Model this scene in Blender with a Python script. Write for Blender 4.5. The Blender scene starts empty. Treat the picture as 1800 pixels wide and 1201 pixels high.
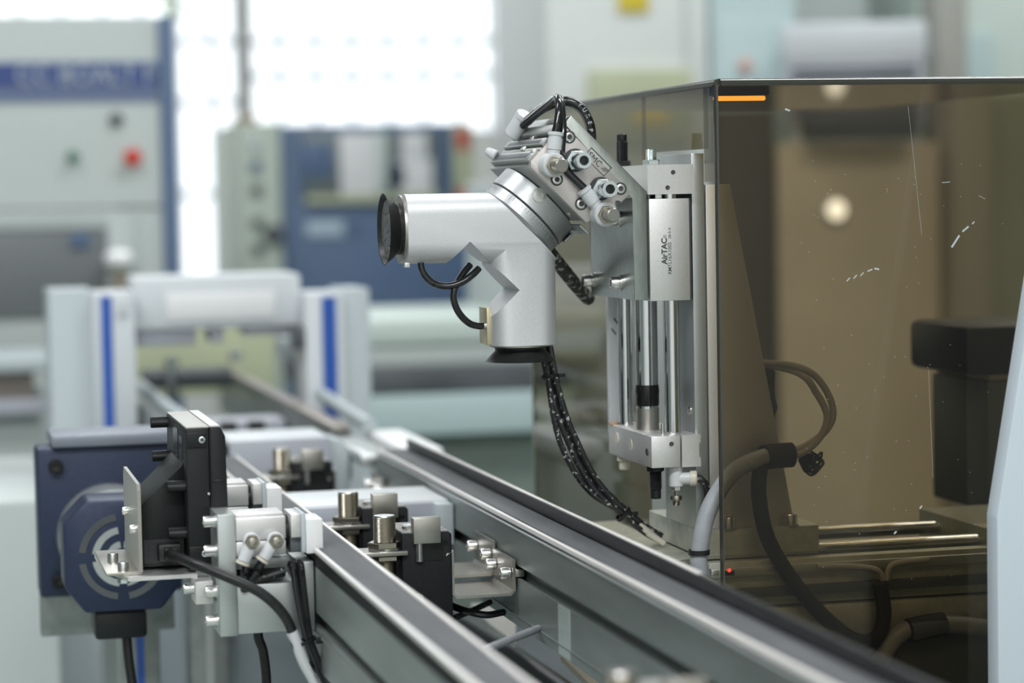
import bpy, bmesh, math, random
from mathutils import Vector, Matrix
random.seed(7)
S = bpy.context.scene
COL = S.collection
BELT = 950.0            # height of the conveyor belts above the floor, mm


def W(p):               # bench millimetres (z = 0 on the belts) -> world metres
    return Vector((p[0] * .001, p[1] * .001, (p[2] + BELT) * .001))


# ------------------------------------------------------------------ camera, world, lights, exposure
cam = bpy.data.cameras.new('camera')
camo = bpy.data.objects.new('camera', cam)
COL.objects.link(camo)
yaw, pitch, roll = math.radians(13.794), math.radians(3.428), math.radians(-1.1)
fwd = Vector((math.sin(yaw) * math.cos(pitch), math.cos(yaw) * math.cos(pitch), -math.sin(pitch)))
rgt = Vector((math.cos(yaw), -math.sin(yaw), 0))
upv = rgt.cross(fwd)
r2 = math.cos(roll) * rgt + math.sin(roll) * upv
u2 = -math.sin(roll) * rgt + math.cos(roll) * upv
mw = Matrix((r2, u2, -fwd)).transposed().to_4x4()
mw.translation = W((0, 0, 270))
camo.matrix_world = mw
cam.sensor_width = 36
cam.lens = 85
cam.clip_start = .05
cam.dof.use_dof = True
cam.dof.focus_distance = 1.985
cam.dof.aperture_fstop = 3.6
S.camera = camo

wd = bpy.data.worlds.new('world')
S.world = wd
wd.use_nodes = True
bgn = wd.node_tree.nodes['Background']
bgn.inputs[0].default_value = (.93, .97, 1, 1)
bgn.inputs[1].default_value = 1.6


def area(name, loc, rot, sx, sy, power, col=(1, 1, 1)):
    l = bpy.data.lights.new(name, 'AREA')
    l.shape = 'RECTANGLE'
    l.size, l.size_y, l.energy, l.color = sx, sy, power, col
    o = bpy.data.objects.new(name, l)
    COL.objects.link(o)
    o.location = loc
    o.rotation_euler = rot
    return o


# fluorescent ceiling lamps of the hall
for x, y, e in [(-1.2, -.6, 46), (.4, -.7, 46), (-1.0, 2.2, 24), (1.6, 2.6, 24), (.2, 4.6, 18), (2.8, 4.6, 18), (.4, 7.0, 16), (3.0, 7.0, 16)]:
    area('ceiling_lamp', (x, y, 3.3), (0, 0, 0), 1.3, .35, e, (.97, .99, 1))

S.view_settings.view_transform = 'Standard'
S.view_settings.look = 'None'
S.view_settings.exposure = 0.45
S.view_settings.gamma = 1.0
S.view_settings.use_curve_mapping = False

# ------------------------------------------------------------------ materials
MATS = {}


def mat(name, col, metal=0., rough=.5, nscale=None, nbump=0., ncol=0., bscale=None, coat=0., spec=.5, stretch=None, emit=None, trans=0.):
    m = bpy.data.materials.new(name)
    m.use_nodes = True
    nt = m.node_tree
    b = nt.nodes['Principled BSDF']
    c = (*col, 1)
    b.inputs['Base Color'].default_value = c
    b.inputs['Metallic'].default_value = metal
    b.inputs['Roughness'].default_value = rough
    b.inputs['Coat Weight'].default_value = coat
    b.inputs['Specular IOR Level'].default_value = spec
    if emit:
        b.inputs['Emission Color'].default_value = (*emit[0], 1)
        b.inputs['Emission Strength'].default_value = emit[1]
    if nscale:
        tc = nt.nodes.new('ShaderNodeTexCoord')
        mp = nt.nodes.new('ShaderNodeMapping')
        if stretch:
            mp.inputs['Scale'].default_value = stretch
        nt.links.new(tc.outputs['Object'], mp.inputs[0])
        nz = nt.nodes.new('ShaderNodeTexNoise')
        nz.inputs['Scale'].default_value = nscale
        nz.inputs['Detail'].default_value = 4
        nt.links.new(mp.outputs[0], nz.inputs['Vector'])
        if ncol:
            rp = nt.nodes.new('ShaderNodeValToRGB')
            rp.color_ramp.elements[0].position = .35
            rp.color_ramp.elements[1].position = .65
            rp.color_ramp.elements[0].color = tuple(max(0, v * (1 - ncol)) for v in col) + (1,)
            rp.color_ramp.elements[1].color = tuple(min(1, v * (1 + ncol)) for v in col) + (1,)
            nt.links.new(nz.outputs[0], rp.inputs[0])
            nt.links.new(rp.outputs[0], b.inputs['Base Color'])
        if nbump:
            bp = nt.nodes.new('ShaderNodeBump')
            bp.inputs['Strength'].default_value = nbump
            bp.inputs['Distance'].default_value = .0004
            nt.links.new(nz.outputs[0], bp.inputs['Height'])
            nt.links.new(bp.outputs[0], b.inputs['Normal'])
    MATS[name] = m
    return m


def speck(m, col, scale, thr, rough=None):
    """dust or paint specks of their own colour, scattered over a material"""
    nt = m.node_tree
    b = nt.nodes['Principled BSDF']
    tc = nt.nodes.new('ShaderNodeTexCoord')
    nz = nt.nodes.new('ShaderNodeTexNoise')
    nz.inputs['Scale'].default_value = scale
    nz.inputs['Detail'].default_value = 2
    nt.links.new(tc.outputs['Object'], nz.inputs['Vector'])
    rp = nt.nodes.new('ShaderNodeValToRGB')
    rp.color_ramp.elements[0].position = thr
    rp.color_ramp.elements[1].position = min(1, thr + .03)
    nt.links.new(nz.outputs[0], rp.inputs[0])
    mx = nt.nodes.new('ShaderNodeMix')
    mx.data_type = 'RGBA'
    old = b.inputs['Base Color'].links[0].from_socket if b.inputs['Base Color'].links else None
    if old:
        nt.links.new(old, mx.inputs[6])
    else:
        mx.inputs[6].default_value = b.inputs['Base Color'].default_value
    mx.inputs[7].default_value = (*col, 1)
    nt.links.new(rp.outputs[0], mx.inputs[0])
    nt.links.new(mx.outputs[2], b.inputs['Base Color'])
    return m


ALU = mat('blasted_aluminium', (.74, .725, .72), .8, .46, 1800, .25, .07)
ALUD = mat('anodised_aluminium', (.52, .545, .545), .85, .42, 1500, .15, .05)
ALUP = mat('polished_plate', (.44, .46, .44), .95, .3, 260, .12, .08, stretch=(1, 1, .25))
HEAD = mat('satin_head', (.72, .72, .74), .7, .5, 900, .1, .04)
RING = mat('turned_ring', (.50, .51, .52), .9, .42, 900, .08, .04)
ROTA = mat('rotary_grey', (.36, .37, .36), .8, .42, 1300, .2, .06)
ROTF = mat('rotary_front', (.54, .505, .49), .75, .48, 1800, .35, .09)
RAIL = mat('rail_anodised', (.27, .30, .29), .55, .38, 60, .05, .10, stretch=(1, .15, 1))
CHROME = mat('chrome', (.70, .71, .73), 1, .07)
STEEL = mat('screw_steel', (.72, .71, .70), 1, .25)
ZINC = mat('zinc_steel', (.70, .76, .77), 1, .22)
NICKEL = mat('nickel_brass', (.46, .42, .35), 1, .26)
STAIN = mat('brushed_steel', (.47, .45, .41), .95, .34, 500, .12, .06, stretch=(1, 1, 8))
BRIGHT = mat('edge_glint', (.95, .91, .89), .25, .3)  # near-white colour paints in the lamp glint on the chrome strips
BLKP = mat('black_plastic', (.014, .0145, .016), 0, .4, 900, .12, .15, spec=.3)
BLKM = speck(mat('black_anodised', (.010, .0105, .013), 0, .5, 600, .1, .2, spec=.25), (.55, .55, .52), 130, .74)
BLKR = mat('black_rubber', (.013, .013, .014), 0, .42, 300, .2, .3)
BLKT = mat('black_tubing', (.01, .01, .012), 0, .16, coat=.3)
DUSTY = speck(mat('dusty_black_cable', (.014, .014, .016), 0, .38, 200, .2, .3), (.42, .42, .40), 300, .62)
SLEEVE = mat('braided_sleeve', (.022, .021, .02), 0, .8, 1400, .9, .5)
GREYC = speck(mat('grey_hose', (.30, .315, .34), 0, .42, 80, .05, .08), (.6, .6, .6), 150, .72)
GREYW = mat('grey_cable', (.42, .41, .39), 0, .45)
BELTM = mat('belt_grey', (.11, .112, .12), .0, .55, 30, .05, .12, stretch=(3, .3, 1), spec=.15)
GUARD = mat('black_guard', (.02, .021, .024), 0, .4, 400, .2, .3, stretch=(1, .1, 1))
WHITEP = mat('white_plastic', (.82, .82, .83), 0, .4)
FITW = mat('fitting_white', (.62, .63, .65), 0, .3)
FITY = mat('fitting_aged', (.66, .62, .53), 0, .35)
PALEG = mat('pale_painted', (.50, .555, .58), 0, .45)
NAVY = mat('navy_paint', (.018, .03, .07), .2, .42, 200, .1, .1)
WHITES = mat('white_sheet', (.66, .69, .72), .0, .42)
LILAC = mat('lilac_grey_paint', (.46, .48, .54), .1, .45)
BLUE = mat('blue_insert', (.03, .11, .46), 0, .4)
DIRTY = speck(mat('dirty_alu', (.52, .52, .44), .55, .5, 90, .15, .12), (.75, .75, .72), 220, .66)
BASEA = speck(mat('base_alu', (.56, .58, .53), .6, .5, 120, .1, .08), (.7, .7, .68), 260, .72)
RUSTY = mat('rusty_cap', (.40, .27, .17), .4, .6, 120, .3, .5)
OILSHADE = mat('grease_and_recess_black', (.008, .008, .008), 0, .2)  # grease black; also paints the dark of recesses, holes and vents
INKSHADE = mat('ink_and_recess_shade', (.07, .07, .07), .2, .6)  # marking ink; also paints the shade in screw sockets and counterbores
PRINT = mat('white_print', (.65, .68, .75), 0, .5)
REDL = mat('red_led', (.9, .05, .03), 0, .4, emit=((1, .04, .02), 4))
CREAM = mat('cream_wall', (.78, .77, .75), 0, .7, 3, .05, .03)
DARKW = mat('dark_green_wall', (.24, .27, .26), 0, .7, 2, .02, .03)  # dark colour chosen to lessen fill from the unseen left side
FLOORM = mat('green_floor', (.33, .39, .36), 0, .3, 1.5, .02, .08)
CEILM = mat('white_ceiling', (.8, .8, .8), 0, .8, 2, .02, .02)
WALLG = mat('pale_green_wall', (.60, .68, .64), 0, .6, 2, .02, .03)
CABG = mat('machine_grey_green', (.52, .57, .56), 0, .45, 2, .02, .02)
CABB = mat('machine_blue', (.10, .16, .28), 0, .45, 3, .02, .05)
NAVB = mat('logo_band_blue', (.05, .085, .28), 0, .5)
OLIVE = mat('olive_paint', (.50, .53, .36), 0, .5, 5, .02, .05)
DKGREY = mat('dark_grey', (.10, .11, .12), .2, .5, 8, .05, .2)
REDP = mat('red_button', (.62, .05, .03), 0, .4)
YELP = mat('yellow_sign', (.80, .62, .06), 0, .5)
BEIGE = mat('beige_pillar', (.33, .30, .24), 0, .6)
TAN = mat('tan_board', (.66, .57, .45), 0, .6, 6, .02, .06)
TEAL = mat('teal_cabinet', (.50, .62, .63), 0, .5)
LEAF = mat('leaf_green', (.20, .34, .08), 0, .5)
TAPE = mat('clear_tape', (.44, .50, .48), .2, .3, 500, .1, .08)
PWHITE = mat('pale_panel', (.60, .67, .74), 0, .38, 3, .01, .02)

# the smoked acrylic of the cover: tinted see-through with a glossy skin
ACR = bpy.data.materials.new('smoked_acrylic')
ACR.use_nodes = True
nt = ACR.node_tree
nt.nodes.clear()
mo = nt.nodes.new('ShaderNodeOutputMaterial')
tr = nt.nodes.new('ShaderNodeBsdfTransparent')
tr.inputs[0].default_value = (.60, .555, .465, 1)
gl = nt.nodes.new('ShaderNodeBsdfGlossy')
gl.inputs['Roughness'].default_value = .03
fr = nt.nodes.new('ShaderNodeFresnel')
fr.inputs[0].default_value = 1.49
mx = nt.nodes.new('ShaderNodeMixShader')
geo = nt.nodes.new('ShaderNodeNewGeometry')      # only the outer skin mirrors; inside the sheet there is no second reflection
inv = nt.nodes.new('ShaderNodeMath')
inv.operation = 'SUBTRACT'
inv.inputs[0].default_value = 1
nt.links.new(geo.outputs['Backfacing'], inv.inputs[1])
mul = nt.nodes.new('ShaderNodeMath')
mul.operation = 'MULTIPLY'
nt.links.new(fr.outputs[0], mul.inputs[0])
nt.links.new(inv.outputs[0], mul.inputs[1])
nt.links.new(mul.outputs[0], mx.inputs[0])
nt.links.new(tr.outputs[0], mx.inputs[1])
nt.links.new(gl.outputs[0], mx.inputs[2])
nt.links.new(mx.outputs[0], mo.inputs[0])

GLASS = bpy.data.materials.new('window_glass')
GLASS.use_nodes = True
nt = GLASS.node_tree
nt.nodes.clear()
mo = nt.nodes.new('ShaderNodeOutputMaterial')
tr = nt.nodes.new('ShaderNodeBsdfTransparent')
tr.inputs[0].default_value = (.97, .98, .98, 1)
gl = nt.nodes.new('ShaderNodeBsdfGlossy')
gl.inputs['Roughness'].default_value = .02
mx = nt.nodes.new('ShaderNodeMixShader')
mx.inputs[0].default_value = .05
nt.links.new(tr.outputs[0], mx.inputs[1])
nt.links.new(gl.outputs[0], mx.inputs[2])
nt.links.new(mx.outputs[0], mo.inputs[0])


# ------------------------------------------------------------------ building helpers
def frame(d):
    d = Vector(d).normalized()
    a = Vector((0, 0, 1)) if abs(d.z) < .9 else Vector((0, 1, 0))
    u = d.cross(a).normalized()
    return d, u, d.cross(u)


def catmull(pts, k=8):
    P = [Vector(p) for p in pts]
    P = [2 * P[0] - P[1]] + P + [2 * P[-1] - P[-2]]
    out = []
    for i in range(1, len(P) - 2):
        a, b, c, d = P[i - 1:i + 3]
        for j in range(k):
            t = j / k
            out.append(.5 * ((2 * b) + (c - a) * t + (2 * a - 5 * b + 4 * c - d) * t * t + (3 * b - a - 3 * c + d) * t ** 3))
    out.append(P[-2])
    return out


class M:
    def __init__(s):
        s.bm = bmesh.new()

    def _bev(s, verts, bev, seg=2):
        if bev:
            es = {e for v in verts for e in v.link_edges}
            bmesh.ops.bevel(s.bm, geom=list(es), offset=bev, segments=seg, profile=.5, affect='EDGES', clamp_overlap=True)

    def box(s, x0, x1, y0, y1, z0, z1, bev=0, seg=2):
        mtx = Matrix.Translation(((x0 + x1) / 2, (y0 + y1) / 2, (z0 + z1) / 2)) @ Matrix.Diagonal((abs(x1 - x0), abs(y1 - y0), abs(z1 - z0), 1))
        r = bmesh.ops.create_cube(s.bm, size=1, matrix=mtx)
        s._bev(r['verts'], bev, seg)
        return s

    def obox(s, c, size, ax, bev=0):        # ax: three axis vectors
        R = Matrix([Vector(a).normalized() for a in ax]).transposed().to_4x4()
        mtx = Matrix.Translation(c) @ R @ Matrix.Diagonal((*size, 1))
        r = bmesh.ops.create_cube(s.bm, size=1, matrix=mtx)
        s._bev(r['verts'], bev)
        return s

    def cyl(s, p0, p1, r, r1=None, n=28, bev=0):
        p0, p1 = Vector(p0), Vector(p1)
        h = (p1 - p0).length
        r1 = r if r1 is None else r1
        if bev:
            return s.lathe([(0, 0), (r - bev, 0), (r, bev), (r1, h - bev), (r1 - bev, h), (0, h)], p0, p1 - p0, n)
        return s.lathe([(0, 0), (r, 0), (r1, h), (0, h)], p0, p1 - p0, n)

    def lathe(s, prof, p0, d, n=28, ph=0.):
        d, u, v = frame(d)
        p0 = Vector(p0)
        rings = []
        for (r, h) in prof:
            if r <= 1e-6:
                rings.append([s.bm.verts.new(p0 + d * h)])
            else:
                rings.append([s.bm.verts.new(p0 + d * h + (u * math.cos(a) + v * math.sin(a)) * r)
                              for a in (ph + 2 * math.pi * k / n for k in range(n))])
        for A, B in zip(rings, rings[1:]):
            if len(A) == 1 and len(B) == 1:
                continue
            for k in range(n):
                k2 = (k + 1) % n
                if len(A) == 1:
                    f = (A[0], B[k], B[k2])
                elif len(B) == 1:
                    f = (A[k], B[0], A[k2])
                else:
                    f = (A[k], B[k], B[k2], A[k2])
                s.bm.faces.new(f)
        return s

    def hexa(s, p0, d, r, h, ch=.6):
        return s.lathe([(0, 0), (r - ch, 0), (r, ch), (r, h - ch), (r - ch, h), (0, h)], p0, d, 6)

    def thread(s, p0, d, r, L, pitch=1.0, depth=.45, n=24):
        prof = [(0, 0), (r - depth, 0)]
        k = int(L / pitch)
        for i in range(k):
            prof += [(r, (i + .4) * pitch), (r - depth, (i + 1) * pitch)]
        prof += [(r - depth, L), (0, L)]
        return s.lathe(prof, p0, d, n)

    def screw(s, p0, d, r, h, n=20):         # socket head: hexagon-like recess in the top
        n0 = len(s.bm.faces)
        s.lathe([(0, h * .45), (r * .5, h * .45), (r * .55, h), (r * .9, h), (r, h * .88), (r, 0), (0, 0)], p0, d, n)
        s.bm.faces.ensure_lookup_table()
        for f in s.bm.faces[n0:n0 + n]:
            f.material_index = 1
        return s

    def tube(s, pts, r, n=10, k=8, raw=False):
        P = [Vector(p) for p in pts] if raw else catmull(pts, k)
        N = len(P)
        T = [(P[min(i + 1, N - 1)] - P[max(i - 1, 0)]).normalized() for i in range(N)]
        _, u, _ = frame(T[0])
        rings = []
        for i in range(N):
            u = (u - T[i] * u.dot(T[i])).normalized()
            v = T[i].cross(u)
            rr = r(i / (N - 1)) if callable(r) else r
            rings.append([s.bm.verts.new(P[i] + (u * math.cos(a) + v * math.sin(a)) * rr) for a in (2 * math.pi * j / n for j in range(n))])
        for A, B in zip(rings, rings[1:]):
            for j in range(n):
                s.bm.faces.new((A[j], B[j], B[(j + 1) % n], A[(j + 1) % n]))
        s.bm.faces.new(rings[0][::-1])
        s.bm.faces.new(rings[-1])
        return s

    def prism(s, pts, plane, a0, a1, bev=0):
        def pos(p, a):
            return {'xz': (p[0], a, p[1]), 'xy': (p[0], p[1], a), 'yz': (a, p[0], p[1])}[plane]
        A = [s.bm.verts.new(pos(p, a0)) for p in pts]
        B = [s.bm.verts.new(pos(p, a1)) for p in pts]
        s.bm.faces.new(A)
        s.bm.faces.new(B[::-1])
        n = len(pts)
        for i in range(n):
            s.bm.faces.new((A[i], B[i], B[(i + 1) % n], A[(i + 1) % n]))
        s._bev(A + B, bev)
        return s

    def plane(s, pts):
        s.bm.faces.new([s.bm.verts.new(p) for p in pts])
        return s

    def add(s, me):
        s.bm.from_mesh(me)
        return s

    def out(s, name, m, parent=None, label=None, cat=None, group=None, kind=None, smooth=35, recalc=True):
        bm = s.bm
        if recalc:
            bmesh.ops.recalc_face_normals(bm, faces=bm.faces)
        ca = math.radians(smooth)
        for f in bm.faces:
            f.smooth = True
        for e in bm.edges:
            e.smooth = len(e.link_faces) == 2 and e.calc_face_angle(0) < ca
        if parent is None:
            xs = [v.co for v in bm.verts]
            o3 = Vector(((min(v.x for v in xs) + max(v.x for v in xs)) / 2, (min(v.y for v in xs) + max(v.y for v in xs)) / 2, min(v.z for v in xs)))
        else:
            r = parent
            while r.parent:
                r = r.parent
            o3 = Vector(r['_o'])
        for v in bm.verts:
            v.co = (v.co - o3) * .001
        me = bpy.data.meshes.new(name)
        bm.to_mesh(me)
        bm.free()
        me.materials.append(m)
        if any(pl.material_index == 1 for pl in me.polygons):
            me.materials.append(INKSHADE)        # shade of the socket recess, painted dark
        o = bpy.data.objects.new(name, me)
        COL.objects.link(o)
        if parent:
            o.parent = parent
        else:
            o.location = W(o3)
            o['_o'] = tuple(o3)
        return tag(o, label, cat, group, kind)


def tag(o, label=None, cat=None, group=None, kind=None):
    for k, v in (('label', label), ('category', cat), ('group', group), ('kind', kind)):
        if v:
            o[k] = v
    return o


def thing(name, label, cat, o3, group=None):
    o = bpy.data.objects.new(name, None)
    o.empty_display_size = .02
    COL.objects.link(o)
    o.location = W(o3)
    o['_o'] = tuple(float(v) for v in o3)
    return tag(o, label, cat, group)


def dup(root, dx, dy, dz, label):
    def cp(o, par):
        c = o.copy()
        COL.objects.link(c)
        c.parent = par
        for ch in [q for q in bpy.data.objects if q.parent == o]:
            cp(ch, c)
        return c
    c = cp(root, None)
    c.location = root.location + Vector((dx, dy, dz)) * .001
    o3 = root['_o']
    c['_o'] = (o3[0] + dx, o3[1] + dy, o3[2] + dz)
    c['label'] = label
    return c


def text_mesh(body, size, origin, ax, ay, ext=.05, sx=1., bold=0):
    """lettering as a thin mesh: origin (mm) of the baseline start, ax reading direction, ay up direction"""
    cu = bpy.data.curves.new('lettering', 'FONT')
    cu.body = body
    cu.size = size
    cu.extrude = ext
    cu.offset = bold
    cu.resolution_u = 3
    to = bpy.data.objects.new('lettering', cu)
    COL.objects.link(to)
    dg = bpy.context.evaluated_depsgraph_get()
    me = bpy.data.meshes.new_from_object(to.evaluated_get(dg))
    bpy.data.objects.remove(to)
    ax, ay = Vector(ax).normalized(), Vector(ay).normalized()
    R = Matrix((ax * sx, ay, ax.cross(ay))).transposed().to_4x4()
    me.transform(Matrix.Translation(origin) @ R)
    return me


def boolean(base, ops):
    """base, ops: bmesh-owning M objects -> mesh in mm"""
    def mk(m):
        bmesh.ops.recalc_face_normals(m.bm, faces=m.bm.faces)
        me = bpy.data.meshes.new('b')
        m.bm.to_mesh(me)
        m.bm.free()
        o = bpy.data.objects.new('b', me)
        COL.objects.link(o)
        return o
    ob = mk(base)
    others = []
    for kind, m in ops:
        c = mk(m)
        others.append(c)
        md = ob.modifiers.new('b', 'BOOLEAN')
        md.operation = kind
        md.object = c
        md.solver = 'EXACT'
    dg = bpy.context.evaluated_depsgraph_get()
    me = bpy.data.meshes.new_from_object(ob.evaluated_get(dg))
    for o in [ob] + others:
        bpy.data.objects.remove(o)
    return me


# ------------------------------------------------------------------ the hall
FL = -BELT
M().box(-4200, 5200, -2000, 9200, FL - 60, FL).out('floor', FLOORM, label='green painted factory floor', kind='structure')
M().box(-4200, 5200, -2000, 9200, 2560, 2620).out('ceiling', CEILM, label='white factory ceiling', kind='structure')
wl = M()
for x0, x1, z0, z1 in [(-4200, -600, FL, 2560), (-600, 2250, 1900, 2560), (-600, 1198, FL, -60), (1198, 2250, FL, 505), (2250, 5200, FL, 2560)]:
    wl.box(x0, x1, 9000, 9150, z0, z1)
wl.out('wall_back', CREAM, label='cream back wall with tall windows', kind='structure')
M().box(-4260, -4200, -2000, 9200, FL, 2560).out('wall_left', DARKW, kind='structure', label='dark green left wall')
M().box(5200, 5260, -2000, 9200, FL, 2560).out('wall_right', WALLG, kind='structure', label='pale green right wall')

M().box(-4200, 5200, -2060, -2000, FL, 2560).out('wall_front', CREAM, kind='structure', label='cream wall behind the viewer')

for n, (x0, x1, z0, z1, vs, hs) in enumerate([(-600, 1198, -60, 1900, [-60, 90, 240, 390, 540, 690, 830, 970, 1090], [300, 640, 865]), (1216, 2250, 505, 1900, [1340, 1478, 1616, 1754, 1892, 2030, 2150], [735, 865, 1300])]):
    fr_ = M()
    fr_.box(x0, x1, 9010, 9070, z0, z0 + 25).box(x0, x1, 9010, 9070, z1 - 25, z1).box(x0, x0 + 25, 9010, 9070, z0, z1).box(x1 - 25, x1, 9010, 9070, z0, z1)
    w = fr_.out('window_%d' % (n + 1), WHITES, kind='structure', label=['tall narrow window left of the dark mullion', 'wide barred window above the blue machine'][n])
    M().box(x0 + 20, x1 - 20, 9036, 9042, z0 + 20, z1 - 20).out('pane', GLASS, w)
    for v in vs:
        M().cyl((v, 9028, z0), (v, 9028, z1), 10, n=8).out('window_bar', LILAC, w)
    for h in hs:
        M().box(x0, x1, 9016, 9034, h - 13, h + 13).out('cross_bar', LILAC, w)
M().box(1198, 1214, 8960, 9120, FL, 1900, 3).out('trim_1', BEIGE, kind='structure', label='dark mullion post between the two windows')
M().box(2232, 2335, 8900, 9000, FL, 2560, 3).out('trim_2', BEIGE, kind='structure', label='beige pillar at the right edge of the window')

# a twig of leaves outside the left window
tw = thing('tree_branch', 'leafy green branch outside the window top left', 'branch', (1000, 9700, 1010))
M().tube([(900, 9700, 1500), (960, 9700, 1250), (1010, 9700, 1080), (1060, 9700, 980)], 5, 6).out('stem', BEIGE, tw)
for i in range(26):
    c = Vector((1020 + random.gauss(0, 55), 9700 + random.gauss(0, 30), 1070 + random.gauss(0, 75)))
    a = Vector((random.uniform(-1, 1), random.uniform(-.4, .4), random.uniform(-1, .3))).normalized()
    b = a.cross(Vector((random.uniform(-.4, .4), 1, 0))).normalized()
    nrm = a.cross(b)
    lf = M()
    L, B_ = random.uniform(40, 60), random.uniform(12, 18)
    vs = [c, c + a * L * .5 + b * B_ + nrm * 3, c + a * L, c + a * L * .5 - b * B_ + nrm * 3]
    lf.plane([vs[0], vs[1], vs[2]]).plane([vs[0], vs[2], vs[3]])
    lf.out('leaf', LEAF, tw)

# ------------------------------------------------------------------ conveyors
Y0, Y1 = 900, 2560
# left conveyor
cl = thing('belt_conveyor', 'narrow grey belt conveyor nearer the bottom left, beside the small display', 'conveyor', (308, 1700, -94))


def rail_profile(xa, xb, zt, zb, zs0, zs1, face):
    """closed outline of an extrusion with a T slot on both sides"""
    w_, d_ = 6, 9
    pts = [(xa, zt), (xb, zt), (xb, zs1), (xb - w_ * .5, zs1), (xb - w_ * .5, zs1 + 4), (xb - d_, zs1 + 4), (xb - d_, zs0 - 4), (xb - w_ * .5, zs0 - 4), (xb - w_ * .5, zs0), (xb, zs0), (xb, zb),
           (xa, zb), (xa, zs0), (xa + w_ * .5, zs0), (xa + w_ * .5, zs0 - 4), (xa + d_, zs0 - 4), (xa + d_, zs1 + 4), (xa + w_ * .5, zs1 + 4), (xa + w_ * .5, zs1), (xa, zs1)]
    return pts


M().prism(rail_profile(293, 325, -14, -94, -60, -50, -1), 'xz', Y0, Y1).out('rail_body', RAIL, cl)
M().box(296, 322, Y0, Y1, -14, -3).out('belt_bed', DKGREY, cl)
M().box(296.5, 320.5, Y0, Y1, -3, 0).out('belt', BELTM, cl)
M().box(291.8, 295.6, Y0, 1848, -3.2, .6, .8).out('edge_strip', BRIGHT, cl)
M().box(321.4, 324.6, Y0, Y1, -6, .8, .8).out('edge_strip', BRIGHT, cl)
M().box(293, 296, Y0, Y1, -14, -3.2).out('side_cover', mat('matt_black', (.012, .012, .013), 0, .6, spec=.2), cl)
M().box(291.8, 295.6, 1900, Y1, -3.2, .6, .8).out('edge_strip', BRIGHT, cl)
M().box(291.6, 293, Y0, Y1, -67, -65, .4).out('extrusion_rib', RAIL, cl)
# right conveyor
cr = thing('belt_conveyor', 'grey belt conveyor with tall black side guard, running below the suction head', 'conveyor', (495, 1700, -86))
M().prism(rail_profile(475, 515, -5, -86, -46, -35, -1), 'xz', Y0, Y1).out('rail_body', RAIL, cr)
M().box(473.9, 475, Y0, Y1, -78, -76.6, .3).out('extrusion_rib', RAIL, cr)
M().box(474.2, 476, Y0, Y1, -6.4, -4.6, .5).out('extrusion_rib', ALUD, cr)
M().box(478, 509, Y0, Y1, -5, -2.5).out('belt_bed', GUARD, cr)
M().box(483, 507.5, Y0, Y1, -2.5, 0, .4).out('belt', BELTM, cr)
M().box(477, 480.6, Y0, Y1, -3.5, .7, .7).out('edge_strip', BRIGHT, cr)
M().box(509, 513, Y0, Y1, -5, 10.5, .6).out('side_guard', GUARD, cr)
M().box(509.6, 513.4, 1560, Y1, 10.5, 11.6, .4).out('guard_capping', BRIGHT, cr)
M().box(474.2, 475, 1766, 1799, -85, -46).out('tape_patch', TAPE, cr, label='strip of clear tape on the rail side')

# supports below the conveyors
for nm, lab, x, y in [('support_leg', 'blue-striped aluminium leg below the motor', 208, 2480), ('support_leg', 'plain grey aluminium leg behind the mounting plate', 282, 2508)]:
    t = thing(nm, lab, 'leg', (x, y, FL))
    M().box(x - 20, x + 20, y - 20, y + 20, FL, -95, 2).out('post', RAIL, t)
    M().box(x - 4, x + 4, y - 21.5, y - 20, FL, -95).out('slot_strip', BLUE if 'blue' in lab else ALUD, t)
M().box(232, 480, 2535, 2547, FL, -110, 1).out('end_panel', mat('panel_bluegrey', (.38, .44, .48), 0, .45), label='blue-grey sheet panel under the conveyors', cat='panel')
M().box(-700, 160, 3050, 3600, FL, -95, 8).out('base_cabinet', CABG, label='pale grey-green cabinet at the lower left, blurred', cat='cabinet')

# ------------------------------------------------------------------ portal over the far conveyors
po = thing('portal_frame', 'pale grey portal with two blue-striped columns and a white crossbeam, blurred', 'portal', (390, 3340, FL))
for s_, (xo, xm, xi, b0, b1) in enumerate([(171, 229, 285, 239, 254), (610, 571, 517, 540.5, 560.5)]):
    zt = 152 if s_ == 0 else 143
    c = M().box(min(xo, xm), max(xo, xm), 3312, 3420, FL if s_ == 0 else FL, zt + 4, 2).out('column', PALEG, po)
    M().box(min(xm, xi), max(xm, xi), 3300, 3405, -70 if s_ == 0 else FL, zt, 3).out('column_profile', WHITES, po)
    M().box(b0, b1, 3298.4, 3301, -66, zt - 6).out('blue_strip', BLUE, po)
M().box(262, 275, 3296, 3300, 120, zt, 1).out('corner_clip', WHITES, po)
M().box(285, 517, 3330, 3440, 96, 170, 6).out('crossbeam', WHITES, po)
M().box(330, 480, 3326, 3331, 108, 146, 2).out('crossbeam_plate', WHITEP, po)
M().box(500, 517, 3300, 3330, 66, 96, 2).out('corner_block', DKGREY, po)
M().box(288, 372, 3345, 3420, 74, 96, 2).out('underbeam', LILAC, po)
M().box(392, 410, 3345, 3420, 76, 96, 2).out('hanger', LILAC, po)
M().box(440, 505, 3345, 3420, 84, 96, 2).out('underbeam', LILAC, po)

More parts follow.
